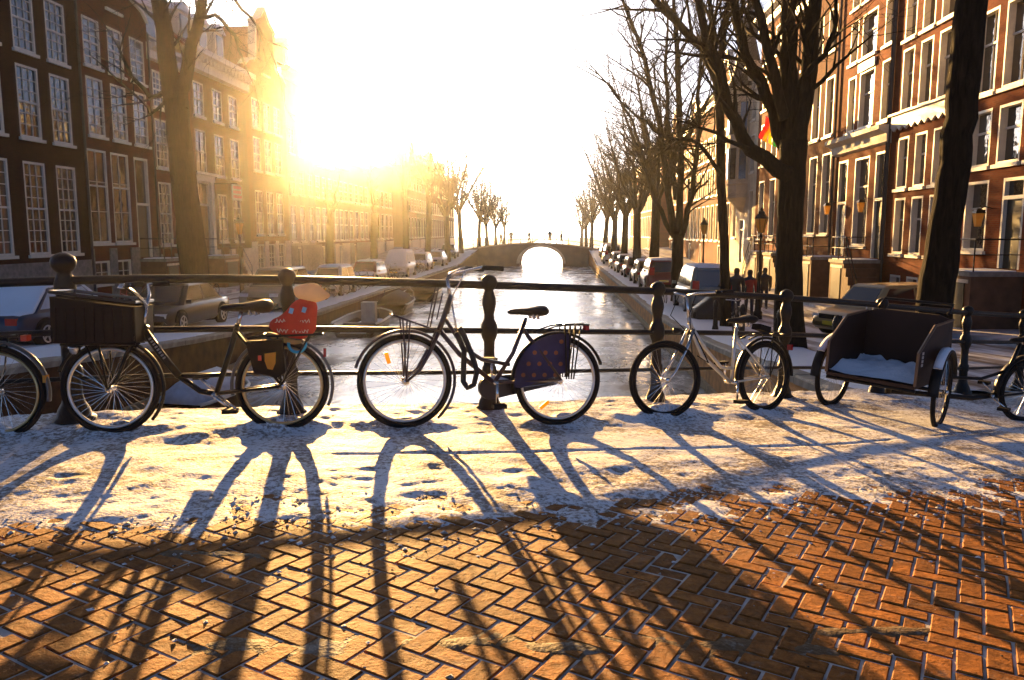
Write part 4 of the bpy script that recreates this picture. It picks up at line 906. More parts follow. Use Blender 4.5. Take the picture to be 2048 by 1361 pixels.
def wheel(root, x, z, r, rimm=ALLOY, y=0.0, rotz=0.0, refl=None, tilt=0.0):
    ty, ri, sp, hb = wheel_meshes(r, rimm); o = link('wheel', ty, root, (x, y, z), (tilt, 0, rotz))
    link('rim', ri, o); link('spokes', sp, o); link('hub', hb, o)
    for a in (refl or []):
        c = Vector((math.cos(a) * r * .62, -.008, math.sin(a) * r * .62)); m = MB()
        m.box(c, (.085, .008, .028), Matrix.Rotation(-a + R(20), 3, 'Y')); m.build('spoke_reflector', mat('yellow_reflector', (.85, .55, .02), .3, translucent=.4), o)
    return o
def fender(root, x, z, r, a0, a1, m=BLACK, w=2.2):
    return MB().ring(r + .022, .012, 30, 6, (x, 0, z), R(a0), R(a1), wy=w).build('mudguard', m, root, True)
def saddle(root, x, z, m=LEATHER, s=1.0):
    b = MB(); secs = []
    for t, w, h, v in ((-.15, .012, -.006, .010), (-.13, .024, -.002, .020), (-.07, .032, .002, .026), (0, .045, .004, .030), (.06, .080, .010, .040), (.105, .100, .016, .046), (.14, .092, .016, .042), (.16, .055, .010, .026), (.166, .02, .006, .01)):
        secs.append([(x + t * s, w * math.cos(a) * s, z + h + v * math.sin(a) * s * (.75 if math.sin(a) > 0 else 1.1)) for a in [i * math.pi / 6 for i in range(12)]])
    b.loft(secs); o = b.build('saddle', m, root, True)
    sp = MB()
    for dx in (-.03, .04):
        for dy in (-.045, .045):
            sp.tube([(x + .05 + dx * .5, dy, z - .02), (x + .06 + dx * .5, dy, z - .055)], .012, 6)
    sp.build('saddle_springs', CHROME, o)
    return o
def bike_root(label, pf, pr, wb=None, lean=-3.0, group='bicycles leaning on the bridge railing', turn=0.0):
    d = pr - pf; L = d.length
    yaw = math.atan2(d.y, d.x) + turn; pit = math.asin(d.z / L)
    m = Matrix.Rotation(yaw, 3, 'Z') @ Matrix.Rotation(-pit, 3, 'Y') @ Matrix.Rotation(R(lean), 3, 'X')
    o = thing('bicycle', label, 'bicycle', pf, m.to_euler(), group)
    return o, (wb or L)
def tubes(root, name, m, items, n=8):
    b = MB()
    for pts, r in items: b.tube(pts, r, n)
    return b.build(name, m, root, True)
def crank(root, x, z, ang=60, m=CHROME, y=-.07):
    c, s = math.cos(R(ang)) * .16, math.sin(R(ang)) * .16
    o = tubes(root, 'crank', m, [([(x, -.07, z), (x, .07, z)], .016), ([(x, y - .01, z), (x + c, y - .01, z - s)], .011), ([(x, .08, z), (x - c, .08, z + s)], .011)])
    for sx, yy in ((1, y - .06), (-1, .13)):
        MB().box((x + sx * c, yy, z - sx * s), (.10, .085, .03)).build('pedal', RUBBER, o)
    return o

# --- the aubergine roadster in the middle
pf, pr = G(*PL['mid'][0], .03), G(*PL['mid'][1], .03)
mb_, wb = bike_root('dark red step-through bicycle with dotted blue coat guard in the middle of the railing', pf, pr)
K = wb / 310.0; r = 95 * project(pf)[2] / FPX
def L(px, py, y=0.0): return ((px - 805) * K, y, r + (760 - py) * K)
wheel(mb_, 0, r, r, refl=[R(128)]); wheel(mb_, wb, r, r, refl=[R(-120)])
fender(mb_, 0, r, r, -48, 165, PURPLE); fender(mb_, wb, r, r, 20, 195, BLACK)
fr = tubes(mb_, 'frame', PURPLE, [([L(890, 594), L(876, 640), L(866, 668)], .021), ([L(868, 660), L(910, 708), L(978, 762)], .018), ([L(880, 640), L(918, 695), L(955, 718), L(1012, 728)], .015),
     ([L(1041, 640), L(1018, 705), L(982, 763)], .017), ([L(1036, 655, .02), L(1075, 705, .05), L(1115, 755, .06)], .010), ([L(1036, 655, -.02), L(1075, 705, -.05), L(1115, 755, -.06)], .010),
     ([L(982, 763, .03), L(1115, 756, .06)], .011), ([L(982, 763, -.03), L(1115, 756, -.06)], .011)], 10)
tubes(mb_, 'fork', PURPLE, [([L(866, 664, s * .035), L(848, 705, s * .05), L(830, 738, s * .055), L(805, 760, s * .058)], [.016, .015, .012, .008]) for s in (-1, 1)])
tubes(mb_, 'handlebar', CHROME, [([L(888, 598), L(882, 562)], .013), ([L(882, 562), L(893, 552, -.10), L(920, 543, -.24), L(938, 538, -.28)], .0115), ([L(882, 562), L(893, 552, .10), L(920, 543, .24), L(938, 538, .28)], .0115)])
hg = tubes(mb_, 'grip', RUBBER, [([L(932, 540, -.275), L(972, 541, -.285)], .017)]); tubes(mb_, 'grip', RUBBER, [([L(932, 540, .275), L(972, 541, .285)], .017)])
tubes(mb_, 'brake_rod', CHROME, [([L(905, 549, -.18), L(893, 590, -.05), L(884, 630, -.03)], .005), ([L(888, 594, -.02), L(905, 680, -.02)], .007)], 6)
tubes(mb_, 'seat_post', CHROME, [([L(1043, 634), L(1036, 655)], .014)]); saddle(mb_, L(1044, 0)[0], L(0, 622)[2])
cc = MB(); k = [L(1115 + 14 * math.cos(a), 757 - 14 * math.sin(a))[::2] for a in np.linspace(-1.5, 1.5, 7)]; k2 = [L(980 + 24 * math.cos(a), 782 - 24 * math.sin(a) - 5)[::2] for a in np.linspace(1.6, 4.7, 9)]
cc.prism([(p[0], p[1]) for p in k + k2], .075, .125); co = cc.build('chain_case', mat('oilcloth_black', (.014, .012, .016), .35), mb_)
MB().loft([[(x, y_, z + (.0 if i else .004)) for x, z, i in [(*L(963, 757)[::2], 0), (*L(1022, 768)[::2], 0), (*L(1019, 760)[::2], 1), (*L(985, 750)[::2], 1)]] for y_ in (.05, .14)]).build('snow_lump', SNOW, co)
crank(mb_, *L(982, 763)[::2], ang=88)
# coat guard: a dotted oilcloth skirt over the upper front quarter of the rear wheel
DOT = mat('orange_dots', (.24, .07, .02), .6, var=.3); CG = mat('blue_oilcloth', (.035, .032, .09), .45, var=.4, translucent=.18, spec=.25)
for y_ in (-.052, .052):
    cgm = MB(); arc = [(wb + (r + .018) * math.cos(a), r + (r + .018) * math.sin(a)) for a in np.linspace(R(78), R(187), 16)]
    inner = [(wb + .02, r + .03), (wb - .02, r + .0)]
    cgm.prism(arc + [(wb - .31, r - .05), (wb - .02, r + .05), (wb + .06, r + .08)], y_ - .002, y_ + .002); cgo = cgm.build('coat_guard', CG, mb_)
    rg = random.Random(4); dm = MB()
    for i in range(5):
        for j in range(4):
            x, z = wb - .30 + i * .085 + (j % 2) * .04, r + .05 + j * .085
            rad = math.hypot(x - wb, z - r)
            if rad < r - .03 and z > r + .02 and x < wb + .04: dm.prism([(x + .017 * math.cos(t), z + .017 * math.sin(t)) for t in np.linspace(0, 5.6, 9)], y_ - .005, y_ + .005)
    dm.build('dots', DOT, cgo)
rk = [([L(1062, 662, s * .05), L(1100, 650, s * .06), L(1120, 647, s * .06), L(1172, 645, s * .06)], .006) for s in (-1, 1)] + [([L(a, 647, -.06), L(a, 647, .06)], .005) for a in (1105, 1125, 1150, 1170)]
rk += [([L(1120 + i * 11, 648, s * .062), L(1126 + i * 5, 755, s * .07)], .006) for i in range(4) for s in (-1, 1)]
tubes(mb_, 'rear_carrier', BLACK, rk, 6)
MB().box(L(1171, 652), (.03, .06, .035)).build('rear_lamp', mat('red_lens', (.35, .01, .01), .2), mb_)
fk = [([L(778, 634, s), L(862, 662, s)], .007) for s in (-.14, -.07, 0, .07, .14)] + [([L(a, 634 + (a - 778) * .333, -.14), L(a, 634 + (a - 778) * .333, .14)], .006) for a in (778, 806, 834, 862)]
fk += [([L(a, 634 + (a - 778) * .333, s * .07), L(805, 760, s * .062)], .006) for a in (795, 809) for s in (-1, 1)]
fk += [([L(858, 640, s), L(868, 590, s)], .005) for s in (-.1, .1)] + [([L(848, 655, s), L(862, 580, s)], .005) for s in (-.06, .06)]
tubes(mb_, 'front_carrier', PURPLE, fk, 6)
# heavy chain lock hanging from the frame
ch = MB(); path = [Vector(L(*p)) for p in ((905, 655, -.05), (915, 672, -.06), (930, 705, -.06), (942, 740, -.06), (937, 766, -.05), (925, 772, -.04), (917, 760, -.03), (917, 700, -.03), (900, 665, -.04))]
ch.tube([path[i].lerp(path[i + 1], t) for i in range(len(path) - 1) for t in (0, .5)] + [path[-1]], .021, 8); ch.build('chain_lock', mat('lock_sleeve', (.013, .012, .012), .6, bump=.4), mb_, True)

# --- black shopper with crate on the left
pf, pr = G(*PL['left'][0], .02), G(*PL['left'][1], .02)
lb_, wb = bike_root('black step-through bicycle with a big front crate and an orange reflector pannier', pf, pr)
K = wb / 340.0; r = 94 * project(pf)[2] / FPX
def L(px, py, y=0.0): return ((px - 226) * K, y, r + (769 - py) * K)
GOLD = mat('brass_rim', (.45, .33, .16), .3, 1.0)
wheel(lb_, 0, r, r, ALLOY); wheel(lb_, wb, r, r, GOLD)
fender(lb_, 0, r, r, -40, 160, BLACK); fender(lb_, wb, r, r, -25, 190, mat('grey_fender', (.12, .11, .10), .35, .6))
tubes(lb_, 'frame', BLACK, [([L(298, 640), L(285, 662)], .026), ([L(292, 648), L(325, 700), L(360, 747)], .026), ([L(360, 746), L(400, 747), L(445, 744)], .016), ([L(356, 744), L(400, 778), L(430, 784)], .020),
     ([L(478, 640), L(460, 700), L(432, 784)], .019), ([L(474, 652, .02), L(520, 710, .05), L(566, 765, .06)], .010), ([L(474, 652, -.02), L(520, 710, -.05), L(566, 765, -.06)], .010), ([L(432, 784, .03), L(566, 768, .06)], .011), ([L(432, 784, -.03), L(566, 768, -.06)], .011)], 10)
lt = MB(); rg = random.Random(9)
for i in range(8):
    t = .2 + .07 * i; p = Vector(L(296, 652, -.027)).lerp(Vector(L(350, 732, -.027)), t); lt.box(p, (.012, .002, .02), Matrix.Rotation(R(56), 3, 'Y'))
lt.build('frame_lettering', mat('grey_decal', (.25, .24, .22), .5), lb_)
tubes(lb_, 'fork', BLACK, [([L(285, 660, s * .04), L(262, 700, s * .05), L(245, 745, s * .055), L(226, 769, s * .058)], [.017, .015, .012, .008]) for s in (-1, 1)])
tubes(lb_, 'handlebar', CHROME, [([L(292, 650), L(300, 600)], .014), ([L(300, 600), L(296, 580, -.12), L(282, 560, -.25), L(300, 556, -.30)], .012), ([L(300, 600), L(296, 580, .12), L(282, 560, .25), L(300, 556, .30)], .012)])
for s in (-1, 1): tubes(lb_, 'grip', RUBBER, [([L(288, 558, s * .28), L(322, 556, s * .31)], .018)])
bl = MB(); bl.lathe([(.0, 0), (.03, .0), (.032, .012), (.02, .03), (.004, .036)], 12, L(274, 566, -.2)); bl.build('bell', CHROME, lb_, True)
tubes(lb_, 'seat_post', CHROME, [([L(478, 642), L(486, 612)], .014)]); saddle(lb_, L(494, 0)[0], L(0, 604)[2], s=1.15)
crank(lb_, *L(430, 784)[::2], ang=40)
# deep crate on the front carrier: slatted sides
CR = mat('crate_plastic', (.007, .006, .006), .6, spec=.15)
cx0, cx1, zb, zt0, zt1 = L(140, 0)[0], L(296, 0)[0], L(0, 672)[2], L(0, 572)[2], L(0, 592)[2]
cr = MB(); yw = .20
cr.bx(cx0 + .01, cx1 - .01, -yw, yw, zb, zb + .012)
for s in (-1, 1):
    cr.prism([(cx0 + .02, zb), (cx1 - .02, zb), (cx1, zt1 - .03), (cx0, zt0 - .03)], s * yw - .005, s * yw + .005)
cr.bx(cx0, cx0 + .01, -yw, yw, zb, zt0 - .03); cr.bx(cx1 - .012, cx1 - .002, -yw, yw, zb, zt1 - .03)
co = cr.build('crate', CR, lb_)
rim_ = MB(); 
rim_.tube([(cx0, -yw, zt0), (cx1, -yw, zt1), (cx1, yw, zt1), (cx0, yw, zt0), (cx0, -yw, zt0)], .012, 6)
rim_.build('crate_rim', mat('crate_rim_wire', (.10, .09, .08), .3, .8), co)
ri = MB()
for i in range(9):
    x = cx0 + (cx1 - cx0) * (i + .5) / 9; ri.bx(x - .008, x + .008, -yw - .014, -yw - .006, zb + .01, zt1 - .035)
ri.build('crate_ribs', CR, co)
tubes(lb_, 'front_carrier', BLACK, [([L(150, 676, s), L(290, 676, s)], .008) for s in (-.15, -.05, .05, .15)] + [([L(a, 676, s * .1), L(226, 769, s * .065)], .008) for a in (190, 215) for s in (-1, 1)], 6)
MB().lathe([(.004, -.03), (.03, -.02), (.042, .02), (.04, .03)], 12, L(160, 692)).build('front_lamp', CHROME, lb_, True)
MB().box(L(165, 668, -.17), (.028, .012, .03)).build('amber_lamp', mat('amber_lens', (.6, .25, .03), .25), lb_)
tubes(lb_, 'rear_carrier', BLACK, [([L(500, 668, s * .06), L(530, 664, s * .07), L(652, 660, s * .07)], .008) for s in (-1, 1)] + [([L(a, 661, -.07), L(a, 661, .07)], .006) for a in (530, 565, 600, 650)] + [([L(a, 661, s * .07), L(566, 765, s * .07)], .007) for a in (560, 625) for s in (-1, 1)], 6)
# pannier with reflectors on the near side
pn = MB(); pn.prism([L(500, 672)[::2], L(572, 668)[::2], L(578, 735)[::2], L(560, 748)[::2], L(515, 735)[::2]], -.15, -.075); po = pn.build('pannier', mat('pannier_cloth', (.010, .008, .007), .8, spec=.15), lb_)
pr_ = MB(); pr_.prism([L(538, 697)[::2], L(560, 694)[::2], L(559, 716)[::2], L(553, 730)[::2], L(543, 728)[::2], L(538, 712)[::2]], -.162, -.152); pr_.build('orange_reflector', mat('orange_reflector', (.90, .42, .03), .25, translucent=.5), po)
MB().box(L(528, 706, -.156), (.022, .008, .035)).build('red_reflector', mat('red_reflector', (.7, .06, .02), .3), po)
MB().box(L(654, 700), (.02, .05, .06)).build('rear_lamp', mat('red_lens', (.35, .01, .01), .2), lb_)
tubes(lb_, 'kickstand', CHROME, [([L(440, 786, -.06), L(470, 806, -.1), L(482, 815, -.12)], .009)])
# the red cloth bag tied on the carrier is a thing of its own
bagm = lb_.matrix_basis.copy()
bg = thing('cloth_bag', 'red cloth bag with white script and cream knot tied on the bicycle carrier', 'bag', lb_.location, lb_.rotation_euler)
def puff(poly, t, y0=0.0):
    """pillow-like solid from an outline of (x, z)"""
    for _ in range(2): poly = [q for i in range(len(poly)) for q in ((poly[i][0] * .75 + poly[(i + 1) % len(poly)][0] * .25, poly[i][1] * .75 + poly[(i + 1) % len(poly)][1] * .25), (poly[i][0] * .25 + poly[(i + 1) % len(poly)][0] * .75, poly[i][1] * .25 + poly[(i + 1) % len(poly)][1] * .75))]
    c = (sum(p[0] for p in poly) / len(poly), sum(p[1] for p in poly) / len(poly)); m = MB(); secs = []; ring = list(poly)
    cr_ = random.Random(len(poly)); wob = [cr_.uniform(.95, 1.05) for _ in ring]
    for f, y in ((.15, -1), (.6, -.9), (.86, -.62), (1, -.15), (1, .15), (.86, .62), (.6, .9), (.15, 1)):
        secs.append([(c[0] + (p[0] - c[0]) * f * (wob[i] if f < 1 else 1), y0 + y * t * wob[-i - 1], c[1] + (p[1] - c[1]) * f * (wob[i] if f < 1 else 1)) for i, p in enumerate(ring)])
    return m.loft(secs)
BG = lambda x, y: L(595 + (x - 595) * 1.12, 632 + (y - 632) * 1.12)[::2]
red = [BG(x, y) for x, y in ((549, 631), (572, 622), (599, 588), (636, 594), (633, 630), (631, 658), (594, 671), (546, 650))]
puff(red, .085).build('body', mat('red_cloth', (.55, .025, .02), .75, bump=.3, bscale=40, translucent=.25), bg, True)
hem = [BG(x, y) for x, y in ((541, 650), (594, 670), (612, 668), (600, 678), (575, 675), (541, 662))]
puff(hem, .06).build('hem', mat('tan_cloth', (.50, .33, .13), .8, translucent=.2), bg, True)
knot = [BG(x, y) for x, y in ((590, 571), (606, 564), (634, 561), (645, 573), (663, 586), (643, 596), (624, 600), (596, 591))]
puff(knot, .055).build('knot', mat('cream_cloth', (.80, .62, .32), .8, bump=.3, translucent=.3), bg, True)
tx = MB(); rg = random.Random(2)
for row, (xa, xb, ya) in enumerate(((556, 628, 634), (560, 626, 654))):
    x = xa; pts = []
    while x < xb:
        pts.append(Vector(L(x, ya - 4 * math.sin(x * .9) - rg.uniform(0, 3), -.078))); x += 2.2
        if rg.random() < .14 and len(pts) > 3: tx.tube(pts, .0022, 4); pts = []; x += 3
    if len(pts) > 2: tx.tube(pts, .0022, 4)
tx.build('script_lettering', mat('white_print', (.8, .75, .7), .6), bg)
for (x, y) in ((589, 611), (615, 609)):
    MB().box(L(x, y, -.078), (.028, .012, .038), Matrix.Rotation(.3, 3, 'Y')).build('blue_patch', mat('blue_patch', (.25, .45, .65), .6), bg)
MB().ring(.058, .011, 20, 8, L(599, 680, -.06), R(170), R(375)).build('turquoise_handle', mat('turquoise_plastic', (.02, .38, .60), .4), bg, True)

# --- silver bicycle right of the middle
pf, pr = G(*PL['third'][0], .02), G(*PL['third'][1], .02)
tb_, wb = bike_root('slim silver bicycle with a low swept frame in front of the quay corner', pf, pf + (pr - pf).normalized() * 1.18, lean=-4)
r = 79 * project(pf)[2] / FPX; K2 = 2 * r / 157.0
def L(px, py, y=0.0): return ((px - 1327) / 198.0 * wb, y, r + (753 - py) * K2)
wheel(tb_, 0, r, r, BLACK, rotz=R(-14)); wheel(tb_, wb, r, r, BLACK)
fender(tb_, 0, r, r, -35, 20, BLACK); fender(tb_, wb, r, r, 0, 185, BLACK)
tubes(tb_, 'frame', SILVER, [([L(1367, 628), L(1375, 655)], .019), ([L(1369, 640), L(1400, 690), L(1434, 731), L(1457, 733)], .015), ([L(1374, 655), L(1395, 706), L(1454, 763)], .016), ([L(1462, 650), L(1455, 762)], .015),
     ([L(1461, 668, .02), L(1525, 752, .06)], .008), ([L(1461, 668, -.02), L(1525, 752, -.06)], .008), ([L(1455, 762, .02), L(1525, 752, .06)], .009), ([L(1455, 762, -.02), L(1525, 752, -.06)], .009)], 10)
tubes(tb_, 'fork', CHROME, [([L(1372, 652, s * .035), L(1358, 690, s * .05), L(1338, 735, s * .055), L(1327, 753, s * .055)], [.014, .013, .01, .008]) for s in (-1, 1)])
tubes(tb_, 'handlebar', CHROME, [([L(1368, 640), L(1362, 585)], .012), ([L(1362, 585), L(1362, 580, -.15), L(1385, 576, -.27)], .011), ([L(1362, 585), L(1362, 580, .15), L(1385, 576, .27)], .011)])
for s in (-1, 1): tubes(tb_, 'grip', RUBBER, [([L(1378, 577, s * .25), L(1402, 575, s * .29)], .016)])
tubes(tb_, 'seat_post', CHROME, [([L(1462, 655), L(1464, 640)], .013)]); saddle(tb_, L(1468, 0)[0], L(0, 632)[2])
crank(tb_, *L(1455, 762)[::2], ang=92)
tubes(tb_, 'rear_carrier', BLACK, [([L(1480, 672, s * .05), L(1505, 660, s * .06), L(1568, 664, s * .06)], .007) for s in (-1, 1)] + [([L(a, 661, -.06), L(a, 661, .06)], .006) for a in (1505, 1525, 1545, 1568)] + [([L(a, 661, s * .06), L(1525, 752, s * .065)], .006) for a in (1530, 1555) for s in (-1, 1)], 6)
MB().box(L(1580, 690), (.02, .05, .05)).build('rear_lamp', mat('red_lens', (.35, .01, .01), .2), tb_)
tubes(tb_, 'front_lamp', BLACK, [([L(1352, 655), L(1340, 655)], .025)])
tubes(tb_, 'brake_cables', RUBBER, [([L(1364, 582, -.1), L(1350, 620, -.12), L(1368, 700, -.05)], .004), ([L(1364, 582, .1), L(1345, 625, .08), L(1372, 660, .03)], .004), ([L(1370, 650, -.03), L(1400, 720, -.05), L(1378, 705, -.05)], .006)], 5)
# cargo clipped on the carrier
MB().box(L(1515, 648), (.14, .10, .05), Matrix.Rotation(.2, 3, 'Y')).build('cable_lock', RUBBER, tb_)

# --- bicycle cut by the left frame edge
pr2, pf2 = G(*PL['far'][1], .01), G(*PL['far'][0], .01)
d_ = (pf2 - pr2).normalized(); pf2 = pr2 + Vector((-1.08, -.12, 0))
fb_, wb = bike_root('dark bicycle with pale mudguard cut off by the photo edge beside the crate bicycle', pf2, pr2, lean=-2)
r = .325
wheel(fb_, 0, r, r); wheel(fb_, wb, r, r, GOLD); fender(fb_, wb, r, r, -10, 150, mat('grey_fender', (.12, .11, .10), .35, .6)); fender(fb_, 0, r, r, -30, 150, BLACK)
tubes(fb_, 'frame', BLACK, [([(.20, 0, .85), (.13, 0, .62)], .018), ([(.15, 0, .68), (.48, 0, .30)], .017), ([(.18, 0, .78), (.66, 0, .62)], .014), ([(.72, 0, .82), (.50, 0, .28)], .016), ([(.68, .02, .70), (wb, .06, r)], .009), ([(.68, -.02, .70), (wb, -.06, r)], .009), ([(.5, .03, .28), (wb, .06, r)], .01), ([(.5, -.03, .28), (wb, -.06, r)], .01)])
tubes(fb_, 'fork', BLACK, [([(.13, s * .03, .63), (.06, s * .05, .45), (0, s * .055, r)], [.014, .012, .008]) for s in (-1, 1)])
tubes(fb_, 'handlebar', CHROME, [([(.20, 0, .84), (.22, 0, .95)], .012), ([(.36, -.28, .98), (.22, -.12, .97), (.20, 0, .95), (.22, .12, .97), (.36, .28, .98)], .011)])
saddle(fb_, .73, .87); tubes(fb_, 'seat_post', CHROME, [([(.715, 0, .80), (.73, 0, .86)], .013)]); crank(fb_, .5, .28, 30)
tubes(fb_, 'rear_carrier', BLACK, [([(.78, s * .06, .70), (1.28, s * .06, .72)], .007) for s in (-1, 1)] + [([(a, -.06, .715), (a, .06, .715)], .006) for a in (.9, 1.05, 1.2)] + [([(1.15, s * .06, .71), (wb, s * .065, r)], .006) for s in (-1, 1)])
MB().box((1.30, 0, .70), (.04, .06, .04)).build('rear_lamp', mat('red_reflector', (.7, .06, .02), .3), fb_)
MB().box((wb + .33, 0, .42), (.02, .05, .05)).build('amber_reflector', mat('amber_lens', (.6, .25, .03), .25), fb_)

# --- three-wheeled cargo bike with its box turned towards the camera
w1, w2 = G(1652, 820), G(1880, 850)
ax = (w2 - w1); mid = (w1 + w2) / 2; yaw = math.atan2(ax.y, ax.x) - R(20)
tr = thing('cargo_tricycle', 'brown wooden box cargo tricycle with snow lying in its open box', 'tricycle', mid, (0, -math.asin(ax.z / ax.length), yaw))
TW = ax.length; HWD = TW / 2 - .10; BOX = mat('box_plywood', (.026, .009, .005), .65, var=.35, scale=3, bump=.15); r = .345
# local x along the axle, y back from the camera
wm = wheel_meshes(r, BLACK)
for s in (-1, 1):
    o = wheel(tr, s * TW / 2, r, r, BLACK, y=.0, rotz=R(90) + (R(6) if s > 0 else R(-4)))
    f = MB().ring(r + .03, .016, 24, 6, (0, 0, 0), R(15), R(178), wy=3.2).build('mudguard', BLACK, tr, True, (s * TW / 2, 0, r), (0, 0, R(90) + (R(6) if s > 0 else R(-4))))
    q = MB().ring(r + .048, .014, 18, 6, (0, 0, 0), R(55), R(140), wy=3.0).build('mudguard_snow', SNOW, tr, True, (s * TW / 2, 0, r), (0, 0, R(90) + (R(6) if s > 0 else R(-4))))
fz_, D0, D1 = .43, -.42, .42
MB().bx(-HWD, HWD, D0, D1, fz_ - .03, fz_).build('box_floor', BOX, tr)
bpn = MB(); bpn.prism([(-HWD, fz_ + .001), (HWD, fz_ + .001), (HWD, .95), (HWD - .12, .99), (-HWD + .12, .99), (-HWD, .95)], D1 - .025, D1); bpn.build('back_panel', BOX, tr)
for s in (-1, 1):
    v = [(D0, fz_ + .001), (D1 - .026, fz_ + .001), (D1 - .026, .95), (D0 + .35, .93), (D0, .72)]
    m = MB(); x0, x1 = (s * HWD - .012, s * HWD + .012); k = len(v); m.add([(x0, a, z) for a, z in v] + [(x1, a, z) for a, z in v], [tuple(range(k)), tuple(range(2 * k - 1, k - 1, -1))] + [(i, k + i, k + (i + 1) % k, (i + 1) % k) for i in range(k)])
    sp_ = m.build('side_panel', BOX, tr)
    e = MB(); e.tube([(s * HWD, D0, fz_), (s * HWD, D0, .72), (s * HWD, D0 + .35, .94), (s * HWD, D1, .955)], .014, 6); e.build('panel_edge', mat('edge_trim', (.16, .10, .06), .4, .3), sp_)
    if s > 0:
        lt = MB()
        for i in range(4): lt.bx(HWD + .0125, HWD + .015, D0 + .06, D0 + .10, .60 + i * .035, .625 + i * .035)
        lt.build('lettering', mat('pale_print', (.5, .45, .4), .6), sp_)
Xs, Ys_ = np.meshgrid(np.linspace(-HWD + .02, HWD - .02, 40), np.linspace(D0 + .01, D1 - .04, 30), indexing='ij')
Zs = fz_ + .004 + .30 * np.clip(fbm(Xs, Ys_, .38, 77, 5) * 1.25 - .35, 0, 1) * np.clip((Ys_ - D0) * 2.2, .15, 1) + .05 * np.clip((Ys_ + .1), 0, 1)
link('box_snow', grid_mesh('box_snow', SNOW, Xs, Ys_, Zs), tr)
tubes(tr, 'axle_frame', BLACK, [([(-TW / 2 - .04, 0, r), (TW / 2 + .04, 0, r)], .018), ([(-HWD, D0 + .02, fz_ - .05), (HWD, D0 + .02, fz_ - .05)], .016), ([(-HWD, D1 - .04, fz_ - .05), (HWD, D1 - .04, fz_ - .05)], .016), ([(-HWD + .1, D0, fz_ - .05), (-HWD + .1, D1, fz_ - .05)], .016), ([(HWD - .1, D0, fz_ - .05), (HWD - .1, D1, fz_ - .05)], .016), ([(0, .1, fz_ - .03), (0, .1, .22)], .03), ([(-.3, 0, r), (-.3, 0, fz_ - .05)], .014), ([(.3, 0, r), (.3, 0, fz_ - .05)], .014)])
tubes(tr, 'handlebar', BLACK, [([(-.30, D1 + .02, 1.0), (-.30, D1 + .16, 1.08), (.34, D1 + .16, 1.08), (.34, D1 + .02, 1.0)], .014)])
# rear half steered hard over to the right
rw = G(2046, 846); iv = tr.matrix_basis.inverted() if False else (Matrix.Translation(mid) @ tr.rotation_euler.to_matrix().to_4x4()).inverted()
rl = iv @ rw; piv = Vector((0, .12, .24)); dr = Vector((rl.x - piv.x, rl.y - piv.y, 0)); an = math.atan2(dr.y, dr.x); rr_ = .33
c_, s_ = math.cos(an), math.sin(an); P = lambda a, z, y=0.0: (piv.x + a * c_ - y * s_, piv.y + a * s_ + y * c_, z + rl.z * a / dr.length)
D = dr.length; o = wheel(tr, *P(D, rr_)[::2], rr_, BLACK, y=P(D, rr_)[1], rotz=an)
MB().ring(rr_ + .03, .014, 24, 6, (0, 0, 0), R(20), R(190), wy=3).build('mudguard', BLACK, tr, True, P(D, rr_), (0, 0, an))
tubes(tr, 'rear_frame', BLACK, [([P(0, .24), P(D - .62, .22), P(D - .38, .26)], .026), ([P(D - .38, .26), P(D - .22, .62), P(D - .16, .80)], .018), ([P(0, .40), P(D - .55, .42), P(D - .27, .52)], .016), ([P(D - .38, .26, .04), P(D, rr_, .06)], .011), ([P(D - .38, .26, -.04), P(D, rr_, -.06)], .011), ([P(D - .22, .62, .02), P(D, rr_, .06)], .009), ([P(D - .22, .62, -.02), P(D, rr_, -.06)], .009)])
crank(tr, P(D - .38, .26)[0], P(D - .38, .26)[2], 35).location = (0, P(D - .38, .26)[1], 0)
so = saddle(tr, 0, 0); so.location = P(D - .13, .84); so.rotation_euler = (0, 0, an)
